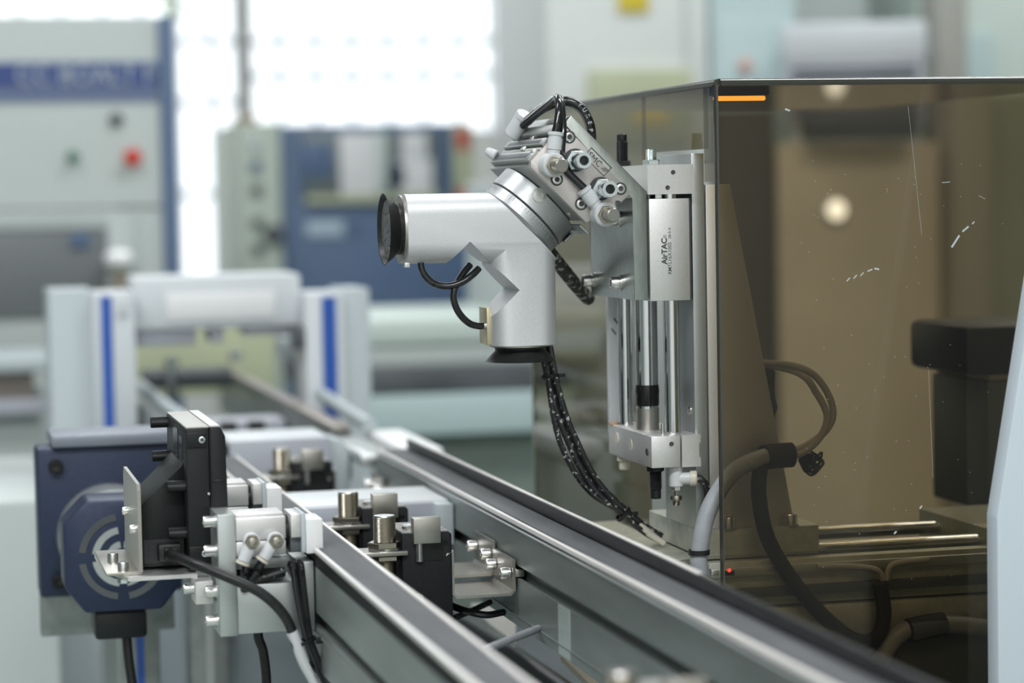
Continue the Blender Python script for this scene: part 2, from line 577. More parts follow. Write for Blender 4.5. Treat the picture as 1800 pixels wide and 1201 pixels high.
# far conveyor beyond the junction
fc = thing('transfer_conveyor', 'far conveyor with brown wear strip running under the portal, blurred', 'conveyor', (400, 3600, -60))
M().box(466, 490, 2800, 3880, -60, -2, 2).out('rail_body', RAIL, fc)
M().box(466, 488, 2790, 3880, -2, 6, 2).out('wear_strip', mat('brown_strip', (.30, .27, .25), .3, .35), fc)
M().tube([(513, 2805, 4), (521, 3000, 4), (530, 3180, 4), (534, 3285, 4)], 9, 10).out('guide_rod', PALEG, fc)
M().box(292, 324, 2800, 3880, -60, -4, 2).out('rail_body', RAIL, fc)
M().tube([(318, 2700, 2), (316, 3100, 2), (316, 3600, 2)], 8, 10).out('guide_rod', PALEG, fc)
M().box(462, 500, 2590, 2790, -22, -6, 6).out('junction_plate', ALUD, fc)
M().box(512, 560, 2600, 2830, -28, -4, 7).out('white_guide_block', WHITEP, label='white guide block at the far end of the guarded conveyor', cat='guide')

# far machine parts seen under the crossbeam
M().box(270, 560, 3900, 4200, -40, 90, 6).out('machine_casing', OLIVE, label='olive machine casing seen through the portal opening', cat='machine')
fb = thing('roller_bar', 'grey roller bar with round ends low in the portal opening', 'roller', (400, 3700, -20))
M().cyl((327, 3700, 3), (463, 3700, 3), 16, n=16).out('roller', DKGREY, fb)
M().cyl((372, 3690, -30), (372, 3690, 20), 10, n=12).out('pin', CHROME, fb)
M().lathe([(0, 0), (9, 2), (12, 9), (9, 16), (0, 18)], (372, 3690, 20), (0, 0, 1), 16).out('pin_head', CHROME, fb)
M().lathe([(0, 0), (9, 2), (12, 9), (9, 16), (0, 18)], (470, 3690, 26), (0, 0, 1), 16).out('pin_head', CHROME, fb)
M().box(330, 462, 3130, 3200, -40, -14, 3).out('cross_plate', LILAC, label='lilac grey cross plate between the far conveyors', cat='plate')
for x, lb in ((382, 'left'), (418, 'right')):
    M().box(x - 10, x + 10, 3080, 3110, -60, -12, 2).out('stopper_pin', BLKP, label='small dark stopper in front of the far cross plate, ' + lb + ' one', cat='stopper')

# white and lilac cross plates between the near conveyors
cp = thing('cross_bracket', 'lilac grey cross bracket with rounded white top behind the third sensor', 'bracket', (400, 2640, -80))
M().box(327, 440, 2640, 2652, -80, 8, 2).out('front_plate', LILAC, cp)
M().box(327, 440, 2652, 2760, 0, 8, 3).out('top_plate', WHITES, cp)
M().prism([(440, -60), (460, -60), (460, -12), (452, 4), (440, 6)], 'xz', 2645, 2700, 2).out('end_gusset', PALEG, cp)
cp2 = thing('cross_bracket', 'white cross bracket just behind the second sensor', 'bracket', (400, 2200, -60))
M().box(326, 474, 2190, 2300, -16, -10, 2).out('top_plate', WHITES, cp2)
M().box(340, 460, 2186, 2191, -50, -12, 1).out('front_plate', LILAC, cp2)
M().box(458, 474, 2170, 2300, -50, -12, 1).out('end_plate', PALEG, cp2)
# ------------------------------------------------------------------ gantry: table, linear axis, column
tb = M().prism([(545, 1780), (599, 1780), (599, 1895), (625, 1903), (625, 2150), (545, 2150)], 'xy', -48, -33, 1).out('machine_table', DIRTY, label='dusty pale metal plate beside the gantry base', cat='plate')
ax = thing('linear_axis', 'horizontal linear axis with guide rails running right inside the smoked cover', 'linear actuator', (760, 1960, -160))
M().box(628, 960, 1890, 1905, -74, -36, 1).out('front_beam', BASEA, ax)
M().box(628, 960, 1884, 1890, -48, -40, .6).out('sensor_rail', ALUD, ax)
M().box(640, 960, 1883, 1890, -66, -58, .5).out('slot_cover', DKGREY, ax)
M().box(630, 960, 1905, 2060, -80, -70, 1).out('bed', DKGREY, ax)
M().cyl((628, 1920, -34), (900, 1920, -34), 6, n=16).out('guide_rod', CHROME, ax)
M().cyl((628, 2010, -34), (900, 2010, -34), 6, n=16).out('guide_rod', CHROME, ax)
M().box(629, 960, 1888, 1960, -104, -76, 2).out('lower_beam', BASEA, ax)
M().box(640, 960, 1880, 1890, -160, -104, 2).out('lower_panel', DKGREY, ax)
M().prism([(884, -104), (990, -104), (990, -22), (884, -22)], 'xz', 1908, 2050, 1).out('end_plate', BASEA, ax)
M().box(636, 648, 1882.5, 1884, -46, -42, .5).out('reed_switch', BLKP, ax)
M().lathe([(0, 0), (1.6, 0), (1.4, .8), (0, 1.2)], (643.2, 1882.5, -41.5), (0, -1, 0), 10).out('indicator_led', REDL, ax, label='glowing red indicator')
M().box(628, 634, 1882, 1884, -45, -41, .5).out('switch_clamp', STEEL, ax)

gc = thing('gantry_column', 'upright aluminium gantry column with sloped gusset, half behind the smoked cover', 'column', (670, 1970, -36))
M().box(626, 731, 1905, 2050, -33, -11, .8).out('base_plate', BASEA, gc)
M().box(629, 731, 1908, 2045, -36, -33, .5).out('carriage', ALU, gc)
M().box(626, 637, 1915, 2000, -11, 303, .5).out('upright_plate', ALUD, gc)
M().prism([(638.2, -11), (713, -11), (660, 277), (638.2, 277)], 'xz', 1915, 1985, .8).out('gusset', ALU, gc)
for z in (218, 88, 30):
    M().lathe([(0, 0), (4, 0), (4, 1), (2, 1.6), (0, 1.6)], (626, 1928, z), (-1, 0, 0), 16).out('plug_screw', STEEL, gc)
for x in (652, 707):
    b = M().screw((x, 1910, -11), (0, 0, 1), 6.2, 10).out('base_bolt', STEEL, gc)
    M().cyl((x, 1910, -11), (x, 1910, -9.6), 7.6).out('washer', ALUD, b)

# rodless slide cylinder
sc = thing('slide_cylinder', 'vertical rodless slide cylinder with printed slider block and chrome rods', 'cylinder', (606, 1968, 0))
M().box(584.6, 609.8, 1905, 2032, 43.5, 69.7, .6).out('lower_end_block', ALU, sc)
notch = [(611, 43.2), (627.5, 43.2), (627.5, 50), (626, 52), (626, 62), (627.5, 64), (627.5, 69.7), (611, 69.7)]
M().prism(notch, 'xz', 1905, 2032).out('lower_end_cap', ALU, sc)
for y in (2006, 1965):
    M().lathe([(0, 0), (4.4, 0), (5.2, -.4), (5.2, .3), (0, .3)], (584.4, y, 59 if y > 2000 else 57), (-1, 0, 0), 18).out('port_plug', FITY, sc)
M().lathe([(0, .3), (1.8, .3), (3, 1), (3, 0), (0, 0)], (584.6, 1916, 56), (-1, 0, 0), 14).out('set_screw', INKSHADE, sc)
M().lathe([(0, .4), (1.2, .4), (1.9, .8), (1.9, 0), (0, 0)], (602, 1905, 63), (0, -1, 0), 12).out('set_screw', INKSHADE, sc)
top = [(584.8, 269.6), (625.5, 269.6), (625.5, 272), (623.5, 274), (623.5, 286), (624.5, 288), (624.5, 294), (584.8, 294)]
M().prism(top, 'xz', 1905, 2032).out('upper_end_block', ALU, sc)
for x, z in ((607, 287.5), (602, 275)):
    M().lathe([(0, .2), (1.2, .2), (1.9, .5), (1.9, 0), (0, 0)], (x, 1905, z), (0, -1, 0), 12).out('set_screw', INKSHADE, sc)
sl = M().box(585.8, 620.3, 1905, 2030, 181.8, 266, .5).out('slider_block', ALU, sc)
M().box(620.3, 624, 1912, 2020, 182, 266).out('gap_shade', DKGREY, sc)  # dark strip painting the shade in the gap beside the slider
Yt = 1904.95
for body, size, x, z in (('AirTAC', 6.6, 600.6, 212), ('RMTL16X100S', 4.3, 604.4, 203.6), ('28-S-X', 3.3, 604.2, 233)):
    M().add(text_mesh(body, size, (x, Yt, z), (0, 0, 1), (-1, 0, 0), bold=.22 if body == 'AirTAC' else .03)).out('lettering', INKSHADE, sl)
M().add(text_mesh('®', 4, (600.4, Yt, 233.4), (0, 0, 1), (-1, 0, 0))).out('lettering', INKSHADE, sl)
for x, y, r, nm in ((609, 1922, 6.4, 'guide_rod'), (596, 2014, 6.4, 'guide_rod'), (601, 1968, 9.6, 'cylinder_tube')):
    M().cyl((x, y, 60), (x, y, 272), r).out(nm, CHROME, sc)
M().cyl((601, 1968, 69.7), (601, 1968, 88), 9.9).out('tube_collar', STAIN, sc)
M().lathe([(9.7, 0), (10.2, 3), (10, 9), (10.4, 13), (9.7, 18)], (601, 1968, 90), (0, 0, 1), 24).out('grease_band', OILSHADE, sc, label='black grease smear around the tube')
M().box(588, 603, 2040, 2046, 60, 272, .6).out('switch_rail', WHITES, sc, label='pale flat bar with pen marks')
for (z, rr, mm) in ((211, 3.4, REDP), (158, 4, INKSHADE), (150, 3, INKSHADE)):
    M().obox((593 + (z % 5), 2039.8, z), (1.2, .3, rr * 2.2), ((.8, 0, .6), (0, 1, 0), (-.6, 0, .8))).out('pen_mark', mm, sc)
M().cyl((588, 2024, 69.7), (588, 2024, 71.2), 6).out('rusty_cap', RUSTY, sc)
M().cyl((598, 1916, 69.7), (598, 1916, 79), 1.7, n=12).out('dowel_pin', STEEL, sc)
# shock absorbers and bolts
for y, x, z0, up in ((2008, 594, 294, 1), (1925, 594, 43.5, -1)):
    sh = M().thread((x, y, z0), (0, 0, up), 5.2, 22 if up > 0 else 20, 1.1, .5).out('shock_absorber', BLKP, sc, label='black threaded shock absorber')
    M().cyl((x, y, z0 + up * (22 if up > 0 else 20)), (x, y, z0 + up * 28), 4.4, n=20, bev=.6).out('tip', BLKP, sh)
    M().hexa((x, y, z0), (0, 0, up), 7.6, 5).out('lock_nut', BLKP, sh)
M().thread((596, 1930, 296), (0, 0, 1), 4.6, 11, 1, .35).out('stop_bolt', ZINC, sc)
M().hexa((596, 1930, 294), (0, 0, 1), 7.6, 4.4).out('stop_nut', ZINC, sc)
M().cyl((592, 2010, 43.5), (592, 2010, 39), 6.5, n=6).out('bolt_head', FITY, sc)
M().cyl((592, 2010, 39), (592, 2010, 31), 4.6, n=16, bev=.8).out('bolt_end', FITY, sc)
# elbow speed controller below
ef = thing('elbow_fitting', 'white elbow fitting with knurled adjusting screw under the slide cylinder', 'fitting', (612, 1916, 10))
M().cyl((609, 1916, 43.2), (609, 1916, 26), 6, n=20, bev=.8).out('body', FITW, ef)
M().cyl((609, 1916, 33), (624, 1912, 33), 5.6, n=20, bev=.6).out('branch', FITW, ef)
M().lathe([(0, 0), (6.6, 0), (7, 1), (7, 5), (6, 6), (3.2, 6), (3, 4), (0, 4)], (620, 1913, 33), (1, -.27, 0), 20).out('collar', FITY, ef)
M().hexa((609, 1916, 27), (0, 0, -1), 4.6, 4.5).out('hex', STEEL, ef)
M().cyl((609, 1916, 23), (609, 1916, 14), 1.6, n=10).out('stem', NICKEL, ef)
M().lathe([(0, 0), (4.8, 0), (5, .6), (5, 3.4), (4.4, 4), (3, 4), (3, 8), (2.6, 8.6), (0, 8.6)], (609, 1916, 18.5), (0, 0, -1), 20).out('knob', NICKEL, ef)
M().tube([(624, 1911.5, 33), (630, 1909, 31), (634, 1909, 22), (633, 1910, 8), (630, 1912, -6)], 3, 10).out('air_tube', DUSTY, label='short dusty air tube leaving the elbow fitting', cat='tube')

# ------------------------------------------------------------------ angled mounting bracket
br = thing('angled_bracket', 'bent aluminium bracket carrying the rotary unit on the slider', 'bracket', (560, 1970, 183))
M().prism([(521, 335), (583.8, 272.3), (583.8, 183), (572, 183), (572, 267.2), (514.8, 328.3)], 'xz', 1905, 2036, .4).out('bracket_plate', ALUP, br)
for y, z in ((1942, 249.5), (1941, 196.3), (2028, 196)):
    s_ = M().screw((570.2, y, z), (-1, 0, 0), 5.2, 8).out('cap_screw', STEEL, br)
    M().cyl((572, y, z), (570.2, y, z), 6.4).out('washer', STEEL, s_)

# ------------------------------------------------------------------ rotary unit, tilted 45 degrees
q = math.sqrt(.5)
U, NN, YV = Vector((q, 0, -q)), Vector((-q, 0, -q)), Vector((0, 1, 0))
P0 = Vector((515.2, 0, 327.2))


def R3(u, n, y):
    return P0 + U * u + NN * n + YV * y


def rprism(m, pts, y0, y1, bev=0):
    return m.prism([(R3(u, n, 0).x, R3(u, n, 0).z) for u, n in pts], 'xz', y0, y1, bev)


ru = thing('rotary_actuator', 'grey pneumatic rotary actuator tilted diagonally on the bracket', 'actuator', (520, 1975, 235))
rprism(M(), [(2, .2), (78.3, .2), (78.3, 28), (66, 44.5), (2, 44.5)], 1912, 2045, .5).out('body', ROTA, ru)
rprism(M(), [(0, .4), (78.3, .4), (78.3, 12), (75, 12), (73, 14.5), (75, 17), (78.3, 17), (78.3, 27), (72, 33), (72, 36), (68, 44.5), (3, 44.5), (0, 41)], 1904.5, 1912, .4).out('front_cover', ROTF, ru)
# end face with sensor slots running back
for n0, n1, h in ((3, 13, 7), (16.5, 24, 5), (25.5, 29, 3), (30.5, 41, 4.5)):
    rprism(M(), [(2, n0), (2, n1), (2 - h, n1), (2 - h, n0)], 1909, 2040, .5).out('end_rib', ROTA, ru)
for n0, n1 in ((18.5, 22), (33, 38.5)):
    rprism(M(), [(-2.2, n0), (-2.2, n1), (-3.2 if n0 < 30 else -2.7, n1), (-3.2 if n0 < 30 else -2.7, n0)], 1920, 2030, .1).out('slot_strip', DKGREY, ru)
for n_, y in ((14.5, 1960), (27.3, 1955), (31, 1912)):
    rprism(M(), [(1, n_ - 2), (1, n_ + 2), (-3.5, n_ + 2), (-3.5, n_ - 2)], y, y + 9, .4).out('slot_clamp', STEEL, ru)
# screws on the front cover
for x, z in ((518.9, 317.5), (561.6, 274.8), (507.7, 283.3), (527.8, 263)):
    rg = M().lathe([(3.6, .3), (5.2, .3), (5.3, 0), (3.6, -.2)], (x, 1904.5, z), (0, -1, 0), 22).out('counterbore', INKSHADE, ru)
    M().screw((x, 1905.2, z), (0, -1, 0), 3.9, 2, 20).out('cap_screw', STEEL, rg)
for x, z in ((524.5, 298), (546, 274.6)):
    a = M().cyl((x - 1.4, 1904.5, z + .6), (x - 1.4, 1902.6, z + .6), 9.6).out('adjuster_washer', INKSHADE, ru)
    M().hexa((x - 1, 1903.5, z + .5), (0, -1, 0), 9, 5, .8).out('adjuster_nut', ZINC, a)
    M().screw((x, 1898, z), (0, -1, 0), 7.2, 17, 24).out('adjuster_screw', ZINC, a)
# maker's plate engraved on the cover
d1, d2 = U, Vector((q, 0, q))
cc = Vector((542.5, 1904.4, 297))
lp = M()
for (a0, a1, b0, b1) in ((-12, 12, -5, -4.4), (-12, 12, 4.4, 5), (-12, -11.4, -5, 5), (11.4, 12, -5, 5)):
    lp.obox(cc + d1 * (a0 + a1) / 2 + d2 * (b0 + b1) / 2, (a1 - a0, .2, b1 - b0), (d1, YV, d2))
lp.out('logo_frame', INKSHADE, ru)
M().add(text_mesh('SMC', 7.4, cc - d1 * 10.4 - d2 * 2.7, d1, d2)).out('lettering', INKSHADE, ru)
for k in range(3):
    M().obox(cc + d1 * (7.6 + k * 1.2) + d2 * (-1.4 + k * 1.2), (4.6, .16, .6), (d1, YV, d2)).out('logo_stripe', INKSHADE, ru)
# rotary table
TC = R3(39.5, 44.5, 1976)
M().lathe([(0, 0), (36, 0), (38, 1), (38, 17.2), (37, 17.8), (0, 17.8)], TC, NN, 72).out('table_housing', RING, ru)
M().lathe([(35.6, 17.6), (36.2, 19.2), (35, 19.2)], TC, NN, 72).out('table_gap', INKSHADE, ru)
tr_ = M().lathe([(0, 19), (37.2, 19), (37.2, 28), (34, 30.4), (0, 30.4)], TC, NN, 72).out('rotary_table', RING, ru)
mk = M()
for k in range(72):
    a = 2 * math.pi * k / 72
    L = 5.5 if k % 6 == 0 else (3.2 if k % 2 else 4)
    rd = U * math.cos(a) + YV * math.sin(a)
    tg = -U * math.sin(a) + YV * math.cos(a)
    mk.obox(TC + rd * 37.2 + NN * (19.8 + L / 2), (.16, .22, L), (rd, tg, NN))
mk.out('graduation_marks', INKSHADE, tr_)
M().obox(R3(39.5 + 37.4, 44.5 + 9, 1965), (1.6, 13, 10), (U, YV, NN), .5).out('side_tab', ROTA, ru)
M().lathe([(0, 0), (6, 0), (6, 1.5), (3, 1.8), (3, 1), (0, 1)], R3(30, 44.5 + 5, 1976) + Vector((0, -37.5, 0)), (0, -1, 0), 18).out('port_screw', STEEL, ru)
M().lathe([(0, 0), (3, 0), (3, 1), (1.5, 1.2), (0, 1)], R3(58, 44.7, 1930), NN, 14).out('set_screw', STEEL, ru)
rprism(M(), [(70, 44.5), (80, 44.5), (80, 46.5), (70, 46.5)], 1925, 1985, .3).out('corner_plate', ALUD, ru)
# reed connector and clip on the end face
M().cyl(R3(-3, 34, 2035), R3(-12, 36, 2040), 5, 3.6, n=16, bev=1).out('sensor_plug', FITW, ru)

# banjo speed controllers on the cover, with tubes
for k, (x, z, ux, uz, lb) in enumerate([(503.9, 294.7, .13, .99, 'white elbow speed controller at the upper end of the rotary actuator'),
                                        (546.4, 254.1, -.62, .78, 'white elbow speed controller at the lower end of the rotary actuator')]):
    f = thing('speed_controller', lb, 'fitting', (x, 1895, z - 9), 'speed controllers on the rotary actuator')
    M().cyl((x - 2.5, 1904.4, z + .6), (x - 1, 1891, z), 10, n=28, bev=1.2).out('banjo_ring', FITW, f)
    M().hexa((x - 1, 1892, z), (0, -1, 0), 7.8, 5, .6).out('banjo_hex', NICKEL, f)
    M().cyl((x - .5, 1887, z - .2), (x + 1.2, 1877, z - .6), 5.8, n=24, bev=.8).out('adjuster', STAIN, f)
    c0 = Vector((x - 1.5, 1898, z))
    dd = Vector((ux, 0, uz))
    M().cyl(c0 + dd * 5, c0 + dd * 16, 5.2, n=20, bev=.5).out('neck', FITW, f)
    M().lathe([(0, 0), (6, 0), (6, 9), (5.4, 9), (5.4, 11), (6.4, 11.5), (6.4, 14), (3.2, 14.4), (0, 14.4)], c0 + dd * 13, dd, 22).out('tube_socket', FITW, f)
M().tube([(504.5, 1898, 318), (507.8, 1899, 330), (510.5, 1904, 343), (512.5, 1918, 350), (512, 1940, 346), (508, 1970, 338), (503, 1995, 330)], 3.2, 12).out('air_tube', BLKT, label='glossy black air tube arching over the upper speed controller', cat='tube')
M().tube([(532, 1898, 273), (524, 1899.5, 281), (514.5, 1903, 292), (511, 1900, 306), (513, 1902, 322), (515, 1912, 342), (516, 1925, 350), (514, 1950, 346), (509, 1980, 337)], 3.1, 12).out('air_tube', BLKT, label='glossy black air tube running diagonally from the lower speed controller', cat='tube')
hs = M().tube([(505, 1990, 333), (520, 1985, 345), (537, 1978, 349.5), (549, 1975, 343), (556, 1975, 330), (558, 1978, 316), (556, 1985, 300)], 4.2, 14).out('air_hose', BLKT, label='thick black printed hose curving behind the rotary actuator', cat='hose')
pth = [(-.65, 547.8, 346.2), (-.95, 551.8, 341.2), (-1.15, 554.6, 335.4), (-1.35, 556.4, 329.0), (-1.5, 557.2, 322.5)]
lt = M()
for ch, (a, x, z) in zip('YUREP', [(-.8, 546.5, 346), (-1.0, 550.3, 342.4), (-1.15, 553.3, 337.4), (-1.3, 555.2, 331.8), (-1.45, 556.2, 325.8)]):
    lt.add(text_mesh(ch, 5, (x - 2, 1970.6, z), (math.cos(a), 0, math.sin(a)), (-math.sin(a), 0, math.cos(a))))
lt.out('lettering', PRINT, hs)
co = thing('hose_connector', 'grey push-in connector on top of the rotary actuator', 'fitting', (503, 2005, 326))
M().cyl((497, 2010, 322), (507, 1998, 340), 7.5, n=18, bev=1).out('body', FITW, co)
M().lathe([(0, 0), (8.2, 0), (8.4, 1), (8.4, 4), (5, 5), (0, 5)], (505, 2000, 336), (.4, -.5, .75), 18).out('collar', FITW, co)

# ------------------------------------------------------------------ suction head
hd = thing('suction_head', 'satin aluminium V-shaped head with two suction cups at right angles', 'gripper', (480, 1972, 134))
YC = 1972


def rrect(c0, c1, h, r, k=8):
    o = []
    for sx, sy, a0 in ((1, 1, 0), (-1, 1, 90), (-1, -1, 180), (1, -1, 270)):
        for i in range(k + 1):
            t = math.radians(a0 + 90 * i / k)
            o.append((c0 + sx * (h - r) + r * math.cos(t), c1 + sy * (h - r) + r * math.sin(t)))
    return o


base = M().prism(rrect(YC, 245, 28.8, 17), 'yz', 391.5, 524)
c2 = M().prism(rrect(491, YC, 28.3, 17), 'xy', 146, 275)
cutc = Vector((490.3, YC, 246.0))
cut = M().obox(cutc - NN * 60, (300, 120, 120), (U, YV, NN))
slotc = Vector((463.9, YC, 213.2))
slot = M().obox(slotc + NN * 40, (58.5, 120, 80), (U, YV, NN))
hb = M().add(boolean(base, [('UNION', c2), ('DIFFERENCE', cut), ('DIFFERENCE', slot)])).out('body', HEAD, hd, smooth=28)
M().lathe([(20, 0), (28, 0), (28.2, 1.2), (28.2, 2.4), (20, 2.4)], (389.6, YC, 245), (1, 0, 0), 48).out('end_ring', STAIN, hd)
M().box(389.8, 394, 1952, 1958, 213.5, 217.5, .3).out('end_tab', ALU, hd)
M().lathe([(20, 0), (25.5, 0), (25.8, 1.2), (25.5, 2), (20, 2)], (491, YC, 144.2), (0, 0, 1), 48).out('end_ring', STAIN, hd)
PADM = mat('cracked_pad', (.12, .12, .125), 0, .55)
nt = PADM.node_tree
vo = nt.nodes.new('ShaderNodeTexVoronoi')
vo.feature = 'DISTANCE_TO_EDGE'
vo.inputs['Scale'].default_value = 95
tcn = nt.nodes.new('ShaderNodeTexCoord')
nt.links.new(tcn.outputs['Object'], vo.inputs['Vector'])
rp = nt.nodes.new('ShaderNodeValToRGB')
rp.color_ramp.elements[0].position, rp.color_ramp.elements[1].position = .02, .12
nt.links.new(vo.outputs['Distance'], rp.inputs[0])
bp = nt.nodes.new('ShaderNodeBump')
bp.inputs['Strength'].default_value = 1
bp.inputs['Distance'].default_value = .0016
nt.links.new(rp.outputs[0], bp.inputs['Height'])
nt.links.new(bp.outputs[0], nt.nodes['Principled BSDF'].inputs['Normal'])
for c0, d, lb in (((390.5, YC, 245), (-1, 0, 0), 'dusty black suction cup facing left'), ((491, YC, 145), (0, 0, -1), 'black suction cup facing down')):
    k = 1.12 if d[0] else 1.06
    cu = M().lathe([(0, 0), (21, 0), (21.5, 2.5), (20.8, 3.5), (22, 5), (24.4 * 1, 7.2), (29.2, 12 * k), (29.8, 12.4 * k), (28.8, 12.2 * k), (26.5, 10.2), (0, 9.6)], c0, d, 56).out('suction_cup', BLKR, hd, label=lb)
    c1 = Vector(c0) + Vector(d) * 9.4
    M().lathe([(0, 0), (0, 2.2), (12, 1.9), (24.5, 1.6), (26, .4)], c1, d, 48).out('cleat_pad', PADM, cu)
# plate and ports on the inner side of the lower arm
M().box(459.5, 463.6, 1958, 1986, 147, 178, .4).out('inner_plate', mat('brass_tint', (.62, .55, .38), .8, .35), hd)
M().cyl((463, 1962, 163), (457.5, 1962, 163), 3.4, n=14).out('tube_port', STEEL, hd)
for pts in ([(404, 1958, 219), (406, 1957, 209), (414, 1956, 200), (426, 1955, 197), (438, 1955, 200), (448, 1957, 206), (454, 1960, 211)],
            [(448, 1966, 214), (441, 1962, 207), (435, 1958, 199), (431.5, 1956, 192), (431.5, 1956, 184), (436, 1957, 174), (444, 1959, 166), (452, 1961, 163), (459, 1962, 163)]):
    M().tube(pts, 2.9, 12).out('vacuum_tube', BLKT, hd)
# ------------------------------------------------------------------ smoked cover
cv = thing('smoked_cover', 'brown smoked acrylic safety cover enclosing the gantry', 'cover', (800, 2160, -165))
XL, YF_, ZT = 628.0, 1858.0, 362.0
XR_, YB = 1010.0, 2470.0
M().box(XL + 3, XR_, YF_, YF_ + 4, -165, ZT - 6).out('front_sheet', ACR, cv)
M().box(XL, XL + 4, YF_ + 3, 1887, 279, ZT - 6).out('side_sheet', ACR, cv)
M().box(XL, XL + 4, 1887, 2060, 306, ZT - 6).out('side_sheet', ACR, cv)
M().box(XL, XL + 4, 2060, YB, -165, ZT - 6).out('side_sheet', ACR, cv)
M().box(XL + 6, XR_, YF_ + 6, YB, ZT - 4, ZT).out('top_sheet', ACR, cv)
# bent corners
EDGE = mat('acrylic_edge', (.035, .034, .028), 0, .12, spec=.8)


def bend(name, p, a, axis, length, m):
    mm = M()
    k = 6
    cs = []
    for i in range(k + 1):
        t = i / k * math.pi / 2
        cs.append((math.cos(t), math.sin(t)))
    return cs


def quarter(cx, cz, r0, r1, sx, sz, k=6):
    o = [(cx + sx * r1 * math.sin(t), cz + sz * r1 * math.cos(t)) for t in (i / k * math.pi / 2 for i in range(k + 1))]
    i_ = [(cx + sx * r0 * math.sin(t), cz + sz * r0 * math.cos(t)) for t in (i / k * math.pi / 2 for i in range(k + 1))]
    return o + i_[::-1]


M().prism(quarter(YF_ + 6, ZT - 6, 2, 6, -1, 1), 'yz', XL + 6, XR_).out('front_bend', EDGE, cv)
M().prism(quarter(XL + 6, ZT - 6, 2, 6, -1, 1), 'xz', YF_ + 6, YB).out('side_bend', EDGE, cv)
M().prism(quarter(XL + 3, YF_ + 3, .5, 3, -1, -1), 'xy', -165, ZT - 5).out('corner_bend', EDGE, cv)
M().box(XL - .3, XL + 4.3, YB, YB + 2, -165, ZT - 6).out('back_edge', mat('green_edge', (.35, .42, .34), 0, .3), cv)
# scratches in the front sheet
scr = M()
for x, z, dx, dz, w_ in [(836, 226, 5, 7, 1.1), (845, 236, 4, 3, 1.), (852, 241, 1.5, 1.5, .7), (760, 204, 3, 1.2, .7), (766, 205, -3, .6, .9), (741, 197, 2, 2, .6), (747, 199, 2, 2, .6), (753, 201, 2, 2, .6),
                         (803, 6, 1.4, 1.6, .9), (780, -14, 1.6, 1.4, .9), (690, 336, 3, -1, .9), (828, 275, 5, .3, .35), (860, 262, 4, -2, .2)]:
    d = Vector((dx, 0, dz))
    scr.obox((x, YF_ - .06, z), (d.length * 1.4, .08, w_ * 1.5), (d, (0, 1, 0), d.cross(Vector((0, 1, 0)))))
for i in range(70):
    x, z = random.uniform(700, 880), random.uniform(-60, 300)
    scr.obox((x, YF_ - .06, z), (.5, .08, .5), ((1, 0, 0), (0, 1, 0), (0, 0, 1)))
for a, b in (((795, 338), (806, 232)), ((811, 120), (814, 30))):
    d = Vector((b[0] - a[0], 0, b[1] - a[1]))
    scr.obox(((a[0] + b[0]) / 2, YF_ - .06, (a[1] + b[1]) / 2), (d.length, .06, .16), (d, (0, 1, 0), d.cross(Vector((0, 1, 0)))))
scr.out('scratches', mat('scratch_white', (.55, .60, .62), 0, .5), cv, kind='stuff')

# pale panel standing before the cover at the right
M().prism([(806, -600), (900, -600), (900, 400), (874, 400), (806, 15)], 'xz', 1718, 1738, 1.5).out('pale_sheet_panel', PWHITE, label='pale blue-grey sheet panel at the lower right edge', cat='panel')

# things behind the cover
dk = thing('machine_housing', 'dark stepped machine housing behind the cover on the right', 'housing', (1000, 2060, -30))
M().box(985, 1100, 2120, 2250, -40, 86, 3).out('lower_box', DKGREY, dk)
M().box(960, 1100, 2110, 2250, 92, 140, 8).out('upper_box', BLKP, dk)
M().box(990, 1100, 2125, 2250, 86, 92, 1).out('gap_plate', TAN, dk)
M().box(1722, 2080, 4700, 4760, FL, 368, 4).out('tan_door', TAN, label='tan door panel blurred behind the smoked cover', cat='door')
M().box(1770, 2010, 4640, 4700, 372, 425, 8).out('ledge', DKGREY, label='dark ledge above the tan panel, seen through the cover', cat='ledge')
M().box(2084, 2170, 4640, 4740, FL, 470, 4).out('post', BEIGE, label='dark beige post right of the tan panel', cat='post')
M().box(2174, 2800, 4680, 4740, FL, 466, 4).out('partition', mat('olive_partition', (.26, .27, .20), 0, .6, 2, .02, .06), label='dull olive partition behind the cover at the right edge', cat='partition')
M().box(1598, 1718, 4700, 4760, FL, 440, 4).out('partition', mat('brown_partition', (.085, .075, .06), 0, .6, 2, .02, .06), label='dark brown partition left of the tan panel', cat='partition')
wb = thing('weight_base', 'dark machine foot below the linear axis', 'machine', (760, 1960, -300))
M().box(700, 960, 1900, 2060, -300, -165, 4).out('body', DKGREY, wb)

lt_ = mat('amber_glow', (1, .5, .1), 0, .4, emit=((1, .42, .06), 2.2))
al = thing('amber_streak', 'small glowing amber strip imitating a reflection streak under the cover top', 'lamp', (664, 1900, 340))  # added glowing strip stands in for a reflected streak on the cover
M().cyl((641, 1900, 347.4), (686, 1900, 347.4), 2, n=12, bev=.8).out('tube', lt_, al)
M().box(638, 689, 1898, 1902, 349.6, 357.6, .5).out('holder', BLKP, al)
wl2 = thing('round_glow', 'small white glowing disc on the tan panel, seen through the cover', 'lamp', (1843, 4690, 205))  # round white glowing disc set on the tan panel
M().cyl((1843, 4700, 230), (1843, 4684, 230), 26, n=24, bev=4).out('bezel', WHITES, wl2)
M().cyl((1843, 4684, 230), (1843, 4676, 230), 20, n=24, bev=3).out('lens', mat('white_glow', (1, 1, 1), 0, .4, emit=((1, 1, 1), 2.0)), wl2)

